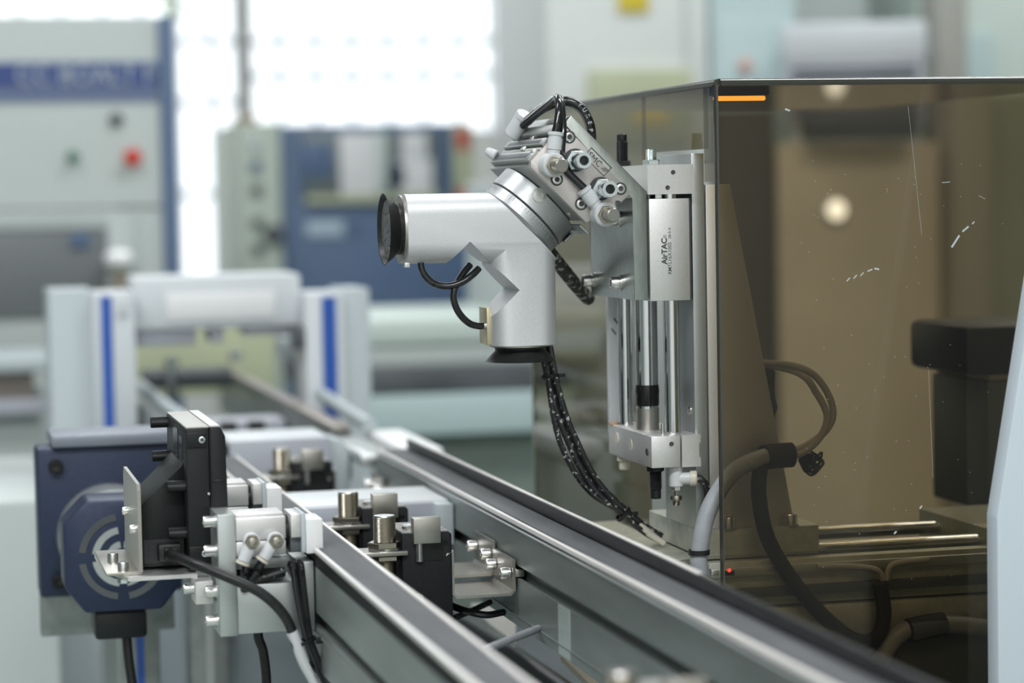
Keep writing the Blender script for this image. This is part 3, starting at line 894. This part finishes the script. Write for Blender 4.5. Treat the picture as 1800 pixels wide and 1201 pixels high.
# hoses and cables at the column
M().tube([(615, 1876, -110), (615, 1876, -46), (615.5, 1877, -26), (624.5, 1879, 9), (648, 1884, 39), (679, 1893, 50), (697, 1898, 50)], 7.2, 16).out('grey_hose', GREYC, label='thick grey hose rising past the column foot', cat='hose')
M().lathe([(7.6, 0), (8.8, 0), (8.8, 4), (7.6, 4)], (615.3, 1876.5, -26), (0, 0, 1), 20).out('hose_clip', BLKP, label='black cable tie around the grey hose', cat='cable tie')
M().tube([(679, 1894, 49.5), (690, 1897, 50), (705, 1899, 50)], lambda t: 10.5, 14).out('tape_wrap', SLEEVE, label='black tape wrap joining hose and cables', cat='tape')
M().tube([(700, 1903, 52), (720, 1906, 56), (741, 1908, 70), (746, 1909, 88), (734, 1912, 112), (715, 1920, 123), (700, 1990, 122)], 3, 10).out('grey_cable', GREYW, label='outer grey cable of the loop behind the gusset', cat='cable')
M().tube([(700, 1901, 48), (716, 1903, 51), (732, 1905, 62), (740, 1907, 80), (732, 1910, 100), (718, 1915, 117), (700, 1990, 124)], 3, 10).out('grey_cable', GREYW, label='inner grey cable of the loop behind the gusset', cat='cable')
M().tube([(676, 1893, 47), (671, 1886, 20), (676, 1877, -18), (701, 1872, -60), (731, 1871, -92), (753, 1870, -106), (769, 1871, -102), (775, 1872, -84), (772, 1872, -58)], 6.4, 14).out('braided_sleeve', SLEEVE, label='black braided cable sleeve looping down inside the cover', cat='cable sleeve')
M().tube([(777, 1878, -57), (772, 1878, -48), (750, 1881, -44), (720, 1882, -43)], 2.4, 8).out('grey_cable', GREYW, label='grey cable entering the sleeve from the sensor rail, left one', cat='cable')
M().tube([(780, 1878, -57), (783, 1878, -46), (795, 1881, -43), (820, 1882, -42)], 2.4, 8).out('grey_cable', GREYW, label='grey cable entering the sleeve from the sensor rail, right one', cat='cable')
M().tube([(770, 1872, -125), (790, 1872, -101), (830, 1872, -96), (900, 1872, -106), (980, 1872, -112)], 7.5, 14).out('grey_pipe', GREYC, label='thick grey pipe low inside the cover', cat='pipe')
M().tube([(796, 1869, -99), (812, 1870, -97), (828, 1871, -96)], 10.5, 14).out('tape_wrap', SLEEVE, label='black tape around the low grey pipe', cat='tape')
cn = thing('cable_connector', 'grey plug connector beside the gusset edge', 'connector', (712, 1995, 70))
M().prism([(703, 62), (722, 66), (728, 82), (722, 96), (726, 112), (720, 124), (704, 126)], 'xz', 1990, 2012, 2).out('shell', DKGREY, cn)
M().cyl((716, 1990, 95), (716, 1986, 95), 2.4, n=12).out('screw', STEEL, cn)
wbn = thing('wire_bundle', 'coil of thin dark wires hanging behind the tape wrap', 'wires', (728, 1915, 28))
for i in range(9):
    x0, z0 = 715, 47
    M().tube([(x0, 1915, z0), (x0 + 12 + random.uniform(-4, 6), 1915 + random.uniform(-6, 6), z0 + random.uniform(-6, 8)), (x0 + 20 + random.uniform(-4, 5), 1916, z0 + random.uniform(-12, 4)),
              (x0 + 14 + random.uniform(-5, 5), 1914, z0 - 12 + random.uniform(-5, 5)), (x0 + 2, 1914, z0 - 3)], 1.1, 6, 5).out('wire', BLKT, wbn)

# black air lines from the head to the table
BN = [(518, 2000, 158), (519.5, 1996, 139), (522, 1992, 118), (528, 1990, 90), (538, 1989, 62), (558, 1988, 22), (586, 1987, -6), (603, 1986, -20), (614, 1984, -27)]
for k, (dx, dy, r) in enumerate(((-3.3, -2, 3), (3.2, -2.5, 3), (0, 4, 3))):
    M().tube([(x + dx * (1 - .3 * (i > 5)), y + dy, z + (2 if k == 1 else 0)) for i, (x, y, z) in enumerate(BN)], r, 10).out('air_line', DUSTY, label='dusty black air line bundled below the suction head, %s strand' % ('left', 'right', 'rear')[k], cat='air line')
M().tube([(519, 1990, 126), (520.5, 1988, 103), (526, 1987, 68), (538, 1986, 38), (556, 1985, 14), (580, 1984, -2), (600, 1983, -19)], 2.6, 10).out('air_line', DUSTY, label='single black air line sagging left of the bundle', cat='air line')
for (x, y, z), d, lb in (((522, 1992, 117), (.12, 0, -1), 'black cable tie high on the air line bundle'), ((583, 1986, -4), (.7, 0, -.6), 'black cable tie low on the air line bundle')):
    t = thing('cable_tie', lb, 'cable tie', (x, y, z))
    M().lathe([(7.2, -1.5), (8.2, -1.5), (8.2, 1.5), (7.2, 1.5)], (x, y, z), d, 18).out('strap', BLKP, t)
    M().box(x + 6, x + 12, y - 6, y - 2, z - 1.5, z + 2, .5).out('lock_head', BLKP, t)
lcn = thing('line_connector', 'dusty pale connectors at the lower end of the air line bundle', 'connector', (606, 1982, -33))
for k in range(3):
    M().cyl((597 + 3 * k, 1984 - 2 * k, -13 - 4 * k), (611 + 3 * k, 1980 - 2 * k, -27 - 2 * k), 2.9, n=12, bev=.5).out('sleeve', FITY, lcn)

M().tube([(520, 1996, 228), (529, 2002, 218), (545, 2022, 204), (562, 2045, 190), (578, 2066, 178)], 6, 12).out('braided_hose', speck(mat('dusty_braid', (.05, .05, .048), 0, .8, 900, .6, .4), (.4, .4, .37), 160, .56), label='short dusty braided hose behind the suction head', cat='hose')

# ------------------------------------------------------------------ proximity sensors and stoppers between the rails
px = thing('proximity_sensor', 'threaded metal proximity sensor nearest the camera, between the rails', 'sensor', (364.5, 1935, -60), 'proximity sensors between the rails')
M().thread((364.5, 1935, -60), (0, 0, 1), 9.3, 71, 1.05, .5, 32).out('barrel', NICKEL, px)
M().lathe([(0, 0), (8.8, 0), (8.4, .8), (0, .9)], (364.5, 1935, 11), (0, 0, 1), 32).out('sensing_face', STEEL, px)
for z in (-14.5, -25):
    M().hexa((364.5, 1935, z), (0, 0, 1), 14.4, 4.6, .8).out('nut', NICKEL, px)
M().cyl((364.5, 1935, -16.2), (364.5, 1935, -14.5), 13.6).out('washer', STEEL, px)
pb = thing('sensor_bracket', 'thin steel bracket holding the nearest proximity sensor', 'bracket', (358, 1935, -20), 'sensor brackets')
M().box(327, 381, 1920, 1950, -20.2, -16.4, .8).out('plate', STAIN, pb)
M().box(327, 331, 1920, 1950, -60, -16.4, .8).out('flange', STAIN, pb)
sb = thing('stopper_block', 'black stopper block with square steel catch, nearest the camera', 'stopper', (398, 1950, -95), 'black stopper blocks')
M().prism([(377, -95), (418.5, -95), (418.5, -5), (416, -3), (377, -3)], 'xz', 1925, 1990, .8).out('body', BLKM, sb)
M().box(377.5, 416, 1927, 1989, -3, -2.2).out('top_face', mat('light_grey_top', (.30, .30, .29), .4, .5, 120, .1, .3), sb)  # top of the block lighter grey than its body
M().box(385.5, 408, 1918, 1930, -11, 10, .5).out('catch_plate', STAIN, sb)
M().lathe([(0, 0), (7, 0), (7, 3), (5.6, 4), (0, 4)], (388, 1945, -2.4), (0, 0, 1), 20).out('button', STEEL, sb)
M().cyl((391, 1924, -11), (391, 1924, -26), 3, 3.6, n=14).out('catch_pin', STEEL, sb)
M().box(389, 411, 1924.4, 1925.6, -26, -8).out('recess', OILSHADE, sb)
for x, z in ((389.5, -57), (405, -85)):
    w_ = M().lathe([(0, 0), (4.6, 0), (4.6, .6), (2, .9), (0, .4)], (x, 1925, z), (0, -1, 0), 18).out('plug', NICKEL, sb)
M().lathe([(0, .1), (2, .1), (2.2, .3), (2.2, 0), (0, 0)], (413, 1925, -12), (0, -1, 0), 12).out('hole', OILSHADE, sb)
M().lathe([(0, 0), (3, 0), (3, 3), (1.6, 4), (0, 4)], (375.6, 1960, -34), (-1, 0, 0), 14).out('side_screw', STEEL, sb)
ub = thing('u_bracket', 'bent steel channel bracket joining the nearest stopper to the rail', 'bracket', (446, 1960, -60), 'channel brackets')
tck = 2.2
M().prism([(419, -20), (419, -56), (423, -60), (469, -60), (473, -56), (473, -30), (470.8, -30), (470.8, -55.2), (468.2, -57.8), (423.8, -57.8), (421.2, -55.2), (421.2, -20)], 'xz', 1930, 2000).out('channel', STAIN, ub)
for y in (1938, 1990):
    s_ = M().screw((470, y, -42), (-1, 0, 0), 4.8, 8).out('cap_screw', STEEL, ub)
    M().lathe([(2.4, 0), (5.4, 0), (5.4, 1.6), (2.4, 1.6)], (472.6, y, -42), (-1, 0, 0), 18).out('washer', STEEL, s_)
    M().box(473.2, 481, y - 7, y + 7, -45, -38.5, .8).out('slot_nut', STAIN, ub)
for dy, w_ in ((170, 'second'), (571, 'third')):
    dup(px, 0, dy, 0, 'threaded metal proximity sensor, %s from the camera between the rails' % w_)
    dup(pb, 0, dy, 0, 'thin steel bracket of the %s proximity sensor' % w_)
    dup(sb, -2, dy, 0, 'black stopper block with square steel catch, %s from the camera' % w_)
    dup(ub, 0, dy * .42 if w_ == 'second' else dy, 6, 'bent steel channel bracket, %s along the rail' % w_)

# below the rails: tubes, scraps
M().tube([(417, 1990, -66), (428, 1960, -72), (450, 1950, -78), (470, 1962, -79)], 3, 10).out('black_cable', BLKT, label='black cable hanging under the channel bracket', cat='cable')
M().tube([(405, 2000, -96), (440, 1990, -84), (470, 2010, -78)], 2.6, 10).out('black_cable', BLKT, label='second black cable under the channel bracket', cat='cable')
M().tube([(326, 1600, -55), (372, 1680, -61), (418, 1760, -67), (474, 1861, -76)], 3.2, 12).out('blue_grey_tube', GREYC, label='blue-grey air tube crossing below the rails', cat='tube')
M().box(326, 474, 1300, 2540, -330, -318, 2).out('dark_sheet', mat('sheet_dark', (.035, .045, .055), .1, .45, 5, .02, .2), label='dark sheet deep between the rails', cat='tray')  # plain dark sheet covering the floor between the rails
M().tube([(543, 2535, -182), (553, 2403, -182), (556, 2245, -182), (559, 2090, -182), (560, 1900, -182)], 12, 16).out('black_duct', BLKP, label='black duct running below the rails', cat='duct')
M().prism([(548.5, 2075), (538, 1935), (536, 1880), (546, 1880), (550, 2044)], 'xy', -146, -141).out('tan_strip', TAN, label='tan edge strip below the guarded conveyor', cat='strip')
M().prism([(534, 2377), (525, 2248), (525, 2148), (556, 2270), (565, 2358)], 'xy', -146, -141).out('white_sheet', mat('bright_white', (.93, .93, .93), 0, .5), label='white sheet glimpsed below the channel bracket', cat='sheet')
M().box(476, 960, 1500, 3270, -330, -318, 2).out('dark_sheet', MATS['sheet_dark'], label='dark sheet below the guarded conveyor', cat='tray')  # dark sheet laid so the green floor below stays hidden
dup(px, 0, -685, 0, 'blurred proximity sensor tip at the bottom edge, closest of all')
dup(sb, 0, -685, -3, 'blurred stopper catch at the bottom edge, closest of all')

# ------------------------------------------------------------------ stop cylinders on the left
mp = thing('mounting_plate', 'upright pale mounting plate with four cap screws', 'plate', (225, 1860, -66))
M().box(218, 232, 1850, 1905, -65, 30, .8).out('plate', ALUD, mp)
for z in (23.7, 1, -31, -54):
    s_ = M().screw((216.5, 1862, z), (-1, 0, 0), 4.6, 8).out('cap_screw', STEEL, mp)
    M().cyl((218, 1862, z), (216.5, 1862, z), 5.4).out('washer', STEEL, s_)
rb = thing('rail_bracket', 'slotted aluminium bracket from mounting plate to rail', 'bracket', (260, 1880, -64))
M().box(232, 291, 1852, 1905, -64, -26, .6).out('lower_plate', ALUD, rb)
M().box(280, 292, 1850, 1905, -64, -10, .6).out('upright', ALUD, rb)
M().box(232, 276, 1868, 1905, -16, -8, .6).out('upper_plate', ALUD, rb)
M().box(232, 276, 1900, 1905, -26, -16).out('back_web', OILSHADE, rb)
for x, z in ((276, -18), (273, -66)):
    M().screw((x, 1852, z), (0, -1, 0), 4, 4).out('cap_screw', STEEL, rb)
cy = thing('stop_cylinder', 'compact pneumatic cylinder with white stop pad, nearest the camera', 'cylinder', (260, 1870, -4), 'compact stop cylinders')
M().box(232, 271, 1850, 1895, 8.5, 26.5, 1.2).out('body_upper', ALU, cy)
M().box(232, 271, 1851, 1895, -3.5, 8, 1.2).out('body_lower', ALU, cy)
M().box(232, 270, 1856, 1890, 26.5, 28.5, .5).out('top_rib', ALU, cy)
M().cyl((271, 1872, 12), (275, 1872, 12), 13, n=28).out('piston_gland', BLKP, cy)
M().box(275, 283, 1851, 1888, 9, 27.5, .8).out('push_plate', ALU, cy)
M().box(275, 283, 1856, 1888, -3, 9, .8).out('push_plate_lower', DKGREY, cy)
M().box(283, 286.5, 1850, 1890, -3, 28, .8).out('pad_backing', PALEG, cy)
M().box(286.5, 300, 1850, 1886, -4, 23, 1).out('stop_pad', WHITEP, cy)
for k, (x, z, tx, tz) in enumerate(((243.5, 9, -9, -21), (262, 8.6, -15, -21))):
    f = M().cyl((x, 1850, z), (x, 1843, z), 6.6, n=22, bev=.8).out('banjo_ring', FITW, cy)
    M().hexa((x, 1845, z), (0, -1, 0), 5.8, 6, .7).out('banjo_hex', NICKEL, f)
    M().lathe([(0, 0), (3.4, 0), (2.6, 2.6), (0, 3.2)], (x, 1839.5, z), (0, -1, 0), 14).out('cap', STAIN, f)
    d = Vector((tx, 0, tz)).normalized()
    M().cyl(Vector((x, 1846, z)) + d * 4, Vector((x, 1845, z)) + d * 17, 5.4, 5, n=18, bev=.5).out('neck', FITW, f)
    M().lathe([(0, 0), (5.8, 0), (5.8, 2.2), (3.4, 2.6), (0, 2.6)], Vector((x, 1845, z)) + d * 17, d, 18).out('collar', FITY, f)
cy2 = dup(cy, 0, 216, 0, 'compact pneumatic cylinder with white stop pad, farther one half hidden by the display')
for o in [o for o in bpy.data.objects if o.parent == cy2 and o.name.startswith('banjo')]:     # no fittings on this one
    for c in [c for c in bpy.data.objects if c.parent == o]:
        bpy.data.objects.remove(c)
    bpy.data.objects.remove(o)
M().tube([(238.5, 1845, -9), (237.5, 1846, -18), (238, 1852, -30)], 3.3, 10).out('air_tube', BLKT, label='short black air tube from the left fitting of the stop cylinder', cat='tube')
M().tube([(252.5, 1845, -6), (247, 1847, -14), (240, 1855, -24)], 3.3, 10).out('air_tube', BLKT, label='short black air tube from the right fitting of the stop cylinder', cat='tube')
M().tube([(240, 1858, -23), (252, 1857, -22), (262, 1857, -19.5), (270, 1858, -18)], 3.6, 10).out('looped_tube', DUSTY, label='grimy black tube inside the bracket slot', cat='tube')
for k, (dx, lb) in enumerate(((0, 'left'), (6.5, 'right'))):
    M().tube([(274 + dx, 1850, -14), (274 + dx, 1846, -10), (275 + dx * .9, 1842, -14), (277 + dx * .8, 1839, -34), (281 + dx * .5, 1836, -60), (285 + dx * .4, 1834, -76), (297 + dx * .5, 1832, -110)], 3, 10).out('air_tube', BLKT, label='glossy black air tube bending down over the bracket, %s of two' % lb, cat='tube')
t = thing('cable_tie', 'black cable tie around the tubes below the bracket', 'cable tie', (284, 1832, -72))
M().lathe([(8, -1.2), (9, -1.2), (9, 1.2), (8, 1.2)], (281, 1833, -69), (.3, 0, -1), 20).out('strap', BLKP, t)
M().box(288, 294, 1822, 1826, -70, -65, .8).out('lock_head', BLKP, t)

# ------------------------------------------------------------------ small display seen from the back
dp = thing('small_display', 'black plastic display unit seen from behind, on a steel bracket', 'display', (205, 1970, -18))
M().box(200.5, 219, 1897, 2046, -20, 93, 1.5).out('rear_housing', BLKP, dp)
M().box(201, 219, 1898, 2045, 93, 94.2, .3).out('top_cover', mat('grey_cap', (.48, .47, .45), 0, .5), dp)
M().prism([(219.6, -22), (230, -22), (233, -18), (231.5, 86), (228, 93.5), (219.6, 93.5)], 'xz', 1896, 2047, 1).out('front_bezel', BLKP, dp)
M().box(219.6, 227.5, 1898, 2045, 93.5, 94.8, .3).out('bezel_cap', mat('light_cap', (.66, .65, .63), 0, .5), dp)
M().prism([(200.5, -18), (200.5, 64), (187, 50), (166.5, 31), (166.5, -18)], 'xz', 1920, 2012, 1).out('rear_bulge', BLKP, dp)
for y, z in ((1908, 46), (1908, 9), (2035, 86), (2030, 58)):
    b = M().cyl((201, y, z), (186, y, z), 4, n=16, bev=.5).out('standoff', BLKP, dp)
    M().box(186, 201, y - 1.2, y + 1.2, z, z + 5.2, .4).out('rib', BLKP, b)
M().box(200, 200.6, 1920, 1945, 66, 84).out('vent', OILSHADE, dp)
M().box(200, 200.6, 1955, 1990, 62, 88).out('vent', OILSHADE, dp)
for z in (84, -6):
    b = M().box(201, 216, 1895, 1897.5, z - 6, z + 6, .8).out('screw_boss', BLKP, dp)
    M().screw((213, 1895.5, z), (0, -1, 0), 2.6, 1.2).out('screw', ZINC, b)
M().box(221.5, 230, 1895.2, 1896.5, 50, 52, .2).out('bezel_notch', OILSHADE, dp)
M().box(225, 229, 1895, 1896.5, 22, 30, .2).out('bezel_notch', DKGREY, dp)
M().box(219, 219.8, 1895.5, 2046, -20, 92).out('seam', OILSHADE, dp)
M().lathe([(0, 0), (1.3, 0), (1, .6), (0, .8)], (217.5, 1897, 41), (0, -1, 0), 10).out('status_pin', STEEL, dp)
M().prism([(167.5, -15), (199, -15), (199, 4), (167.5, 4)], 'xz', 1918.6, 1920.2).out('socket_plate', GUARD, dp)
pg = M().box(178, 196, 1908, 1920, -13, 1, 1.5).out('plug', BLKR, dp)
M().box(182, 192, 1900, 1908, -11, -1, 1.5).out('plug_grip', BLKR, pg)
M().tube([(186, 1902, -5), (190, 1880, -5.5), (200, 1848, -7), (222, 1832, -15.5), (248, 1828, -29.4), (266, 1828, -49), (275, 1829, -74), (288, 1830, -102), (300, 1830, -140)], 4, 12).out('power_cable', BLKR, label='thick black cable running from the display plug down right', cat='cable')
mkr = M().tube([(270.5, 1828.2, -60), (273.5, 1828.6, -68), (279, 1829.2, -84), (288, 1830, -102), (292, 1830, -112)], 4.4, 14).out('cable_marker', FITW, label='white printed sleeve on the black cable', cat='cable marker')
M().add(text_mesh('190820', 5, (283.6, 1824.6, -89), (.42, 0, -.9), (.9, 0, .42))).out('lettering', INKSHADE, mkr)
db = thing('display_bracket', 'bent steel bracket with two bolts holding the display', 'bracket', (160, 1960, -22))
M().prism([(1896, -18), (2028, -18), (2028, 44), (2022, 52), (1900, 51), (1896, 46)], 'yz', 161.5, 164.2).out('upright', STAIN, db)
M().box(136, 164.2, 1900, 2028, -20.6, -18, .5).out('flange', STAIN, db)
M().prism([(136, 1950), (152, 1890), (206, 1890), (206, 2030), (136, 2030)], 'xy', -24, -20.8).out('shelf', ALU, db)
for y, z in ((1990, 19), (1920, 13)):
    M().screw((161.5, y, z), (-1, 0, 0), 3.4, 4.5).out('screw', STEEL, db)
for x, y in ((150, 1908), (146, 1960)):
    b = M().screw((x, y, -18), (0, 0, 1), 4.4, 7).out('bolt', STEEL, db)
    M().hexa((x, y, -24), (0, 0, -1), 4.8, 4).out('nut', ZINC, b)
M().box(202, 216, 1870, 1900, -42, -24, .6).out('clamp_block', ALU, db)
M().screw((202, 1882, -31), (-1, 0, 0), 4.4, 8).out('bolt', STEEL, db)

# ------------------------------------------------------------------ geared motor
mo_ = thing('gear_motor', 'dark blue geared motor with octagonal fan cover, blurred behind the display', 'motor', (170, 2260, -100))
MX, MZ = 171, -46
oct_ = [(MX + sx * a, MZ + sz * b) for sx, sz, a, b in ((-1, -1, 34, 50), (1, -1, 34, 50), (1, -1, 52, 28), (1, 1, 52, 34), (1, 1, 36, 52), (-1, 1, 30, 52), (-1, 1, 52, 30), (-1, -1, 52, 26))]
M().prism(oct_, 'xz', 2180, 2235, 3).out('fan_cover', NAVY, mo_)
for r0, r1 in ((33, 39), (21, 27), (8, 14)):
    g = M()
    for q_ in range(4):
        a0, a1 = q_ * math.pi / 2 + .14, (q_ + 1) * math.pi / 2 - .14
        ring = [(a0 + (a1 - a0) * i / 8) for i in range(9)]
        pts = [(MX + r1 * math.cos(a), MZ + r1 * math.sin(a)) for a in ring] + [(MX + r0 * math.cos(a), MZ + r0 * math.sin(a)) for a in ring[::-1]]
        M().prism(pts, 'xz', 2178.8, 2180.2).out('grille_slot', ALUD if r0 < 30 else DKGREY, mo_)
M().cyl((MX, 2235, MZ), (MX, 2330, MZ), 50, n=40).out('motor_barrel', ALUD, mo_)
M().box(104, 240, 2330, 2380, -104, 40, 4).out('gear_flange', NAVY, mo_)
for x, z in ((122, 22), (122, -88)):
    M().screw((x, 2330, z), (0, -1, 0), 7, 9).out('flange_bolt', BLKP, mo_)
M().box(145, 192, 2185, 2240, -122, -96, 4).out('terminal_box', BLKP, mo_)
M().box(118, 245, 2320, 2400, 40, 52, 3).out('motor_mount', mat('mount_grey', (.22, .24, .29), .2, .45), mo_)
M().box(106, 236, 2380, 2400, -150, -100, 2).out('mount_foot', RAIL, mo_)
M().tube([(174, 2200, -120), (176, 2198, -150), (182, 2196, -190), (200, 2196, -240)], 4.5, 10).out('motor_cable', BLKR, label='black cable hanging from the motor terminal box', cat='cable')
M().tube([(264, 1960, -60), (262, 1960, -85), (266, 1960, -100), (268, 1962, -130), (262, 1964, -160)], 4, 10).out('hanging_cable', BLKR, label='black cable hanging behind the mounting plate', cat='cable')
# ------------------------------------------------------------------ background machines
cb = thing('control_cabinet', 'tall grey-green cabinet with blue edge and blue logo band, blurred at the left', 'cabinet', (100, 4700, FL))
M().box(-700, 456, 4600, 5300, FL, 622, 5).out('body', CABG, cb)
M().box(456, 484, 4590, 5300, FL, 622, 4).out('edge_trim', CABB, cb)
bd = M().box(-700, 452, 4594, 4600, 490, 536).out('logo_band', NAVB, cb)
M().add(text_mesh('CC BOALT F', 50, (190, 4593.5, 496), (1, 0, 0), (0, 0, 1), .3, .92)).out('lettering', PALEG, bd)
M().box(-700, 452, 4595, 4600, 462, 488).out('stripe', mat('stripe_blue', (.16, .20, .34), 0, .5), cb)
M().box(-700, 452, 4597, 4600, 262, 266).out('panel_seam', DKGREY, cb)
b = M().cyl((399, 4600, 357), (399, 4578, 357), 11, n=20, bev=2).out('stop_button', REDP, cb)
M().cyl((399, 4578, 357), (399, 4566, 357), 17, n=24, bev=4).out('button_head', REDP, b)
b = M().cyl((290, 4600, 360), (290, 4580, 360), 11, n=20, bev=2).out('selector_switch', DKGREY, cb)
M().box(286, 294, 4566, 4582, 350, 372, 2).out('lever', mat('switch_green', (.10, .35, .22), 0, .4), b)
M().cyl((372, 4600, 428), (372, 4588, 428), 13, n=20, bev=2).out('key_lock', DKGREY, cb)
M().box(-700, 346, 4592, 4600, 60, 225, 4).out('window_recess', mat('recess_grey', (.19, .205, .215), 0, .4), cb)
M().box(-700, 372, 4588, 4596, 225, 262, 3).out('window_lintel', CABG, cb)
M().box(282, 316, 4584, 4592, 190, 218, 2).out('blue_control', CABB, cb)
M().box(348, 400, 4584, 4600, 60, 250, 3).out('side_post', CABG, cb)
wl_ = thing('white_lamp', 'small white round lamp on the cabinet front', 'lamp', (366, 4560, 100))
M().lathe([(0, 0), (18, 2), (27, 12), (27, 24), (18, 34), (0, 36)], (366, 4550, 150), (0, 0, 1), 24).out('globe', mat('opal_white', (.95, .95, .97), 0, .3), wl_)
M().cyl((366, 4550, 90), (366, 4550, 150), 7, n=12).out('stem', RUSTY, wl_)
tb2 = thing('machine_shelf', 'pale machine shelf at the left edge, blurred', 'shelf', (0, 4100, -100))
M().box(-500, 210, 4000, 4300, 0, 22, 4).out('shelf_top', PALEG, tb2)
M().box(-500, 180, 4020, 4300, -44, 0, 3).out('shelf_body', mat('brownish', (.22, .19, .17), 0, .6), tb2)
M().box(-500, 200, 4000, 4300, -70, -44, 3).out('shelf_base', LILAC, tb2)
M().box(-500, 190, 4040, 4290, FL, -70, 3).out('shelf_cabinet', CABG, tb2)

cn_ = thing('cnc_machine', 'blue machine with glazed door in front of the window, blurred', 'machine', (1150, 6500, FL))
M().box(912, 1424, 6200, 6900, FL, 466, 10).out('body', CABB, cn_)
M().box(966, 1340, 6188, 6200, 270, 450, 6).out('door_frame', CABB, cn_)
M().box(974, 1332, 6184, 6189, 276, 446, 2).out('door_window', mat('window_backdrop', (.16, .19, .20), .1, .25), cn_)
for x0, x1, z0, z1, mm in ((1070, 1165, 282, 442, WHITEP), (1165, 1195, 290, 446, WALLG), (1225, 1312, 280, 372, WHITEP), (1232, 1300, 372, 442, WHITEP), (974, 1050, 330, 420, CABB), (1190, 1240, 300, 360, NAVY)):
    M().box(x0, x1, 6180, 6185, z0, z1, 6).out('door_pane', mm, cn_)
M().box(976, 1330, 6176, 6184, 262, 282, 2).out('door_sill', OLIVE, cn_)
M().box(980, 1078, 6192, 6200, 176, 216, 4).out('name_plate', mat('nameplate_blue', (.50, .60, .70), 0, .5), cn_)
M().cyl((1110, 6200, 196), (1110, 6194, 196), 18, n=24).out('badge', CABB, cn_)
M().box(1370, 1424, 6185, 6200, 260, 460, 3).out('side_strip', OLIVE, cn_)
M().box(1380, 1412, 6176, 6186, 395, 450, 6).out('red_lamp', REDP, cn_)
M().box(1376, 1410, 6176, 6186, 255, 290, 6).out('red_lamp', REDP, cn_)
M().box(800, 912, 6150, 6700, FL, 472, 8).out('control_tower', mat('tower_green', (.53, .60, .53), 0, .5), cn_)
M().box(818, 862, 6200, 6400, 472, 490, 4).out('tower_cap', RUSTY, cn_)
for z, mm in ((418, WHITES), (360, CABB), (300, DKGREY), (215, DKGREY), (150, DKGREY)):
    M().cyl((846, 6150, z), (846, 6136, z), 15, n=16, bev=3).out('tower_knob', mm, cn_)
M().cyl((888, 6150, 185), (888, 6130, 185), 26, n=20, bev=4).out('hand_wheel', DKGREY, cn_)

bm_ = thing('machine_bed', 'pale grey machine bed and dark slide behind the portal, blurred', 'machine', (950, 4400, FL))
M().box(700, 1230, 4200, 4700, 8, 60, 14).out('bed_top', WALLG, bm_)
M().box(680, 1200, 4210, 4690, -30, 8, 6).out('bed_mid', CABG, bm_)
M().box(690, 1130, 4180, 4690, -76, -30, 5).out('slide', DKGREY, bm_)
M().box(760, 1140, 4170, 4690, -150, -76, 8).out('lower_bar', TEAL, bm_)
M().box(770, 1250, 4230, 4690, FL, -150, 4).out('base', mat('base_green', (.17, .21, .19), 0, .5, 3, .02, .2), bm_)
M().box(1060, 1250, 4300, 4690, -150, 300, 6).out('end_column', CABG, bm_)

# right-hand background
rc = thing('switch_cabinet', 'pale grey cabinet with yellow warning sign behind the cover', 'cabinet', (1560, 5400, FL))
M().box(1370, 1745, 5200, 5700, FL, 1100, 5).out('body', mat('pale_cabinet', (.70, .73, .71), 0, .5, 3, .01, .03), rc)
M().box(1534, 1604, 5194, 5200, 675, 760, 2).out('warning_sign', YELP, rc)
M().box(1460, 1700, 5180, 5200, 380, 548, 3).out('lower_door', OLIVE, rc)
M().box(1690, 1694, 5196, 5200, 560, 1100, 1).out('door_gap', CABG, rc)
M().box(1560, 1640, 5174, 5181, 420, 470, 3).out('yellow_tag', YELP, rc)
tc_ = thing('teal_cabinet', 'pale teal cabinet to the left of the white air conditioner', 'cabinet', (1840, 5300, FL))
M().box(1750, 1950, 5190, 5700, FL, 1100, 5).out('body', TEAL, tc_)
M().box(1760, 1940, 5184, 5190, -200, 660, 2).out('door', TEAL, tc_)
M().cyl((1824, 5190, 555), (1824, 5170, 555), 16, n=16, bev=3).out('pink_knob', mat('pink_button', (.68, .42, .36), 0, .5), tc_)
# wall air conditioner
ac = thing('air_conditioner', 'white air conditioner with dark grille, above the cover at the right', 'air conditioner', (2070, 5000, 400))
ang = math.radians(20)
A1, A2, A3 = Vector((math.cos(ang), -math.sin(ang), 0)), Vector((math.sin(ang), math.cos(ang), 0)), Vector((0, 0, 1))
C0 = Vector((2010, 5000, 590))
M().obox(C0, (310, 190, 84), (A1, A2, A3), 10).out('housing', WHITES, ac)
M().obox(C0 - A3 * 110, (300, 180, 150), (A1, A2, A3), 6).out('grille_body', LILAC, ac)
for k in range(6):
    M().obox(C0 - A3 * (58 + k * 18) - A2 * 92, (270, 8, 11), (A1, A2, A3), 2).out('louvre', DKGREY, ac)
M().obox(C0 - A3 * 862 - A2 * 5, (280, 160, 1354), (A1, A2, A3), 4).out('cabinet_base', CABG, ac)
M().box(2255, 2330, 5100, 5200, FL, 2500, 4).out('hall_post', mat('post_grey', (.44, .43, .40), 0, .6), label='grey hall post right of the air conditioner', cat='post')
M().box(2330, 3000, 5400, 5900, FL, 1100, 6).out('green_cabinet', WALLG, label='pale green cabinet at the upper right edge', cat='cabinet')
M().box(2360, 2520, 5380, 5400, 100, 640, 4).out('notice_board', TEAL, label='pale blue board on the green cabinet', cat='board')
M().box(1960, 2250, 5500, 5800, FL, 1100, 6).out('tall_cabinet', CABG, label='grey-green tall cabinet behind the air conditioner', cat='cabinet')

for o in bpy.data.objects:
    if '_o' in o:
        del o['_o']
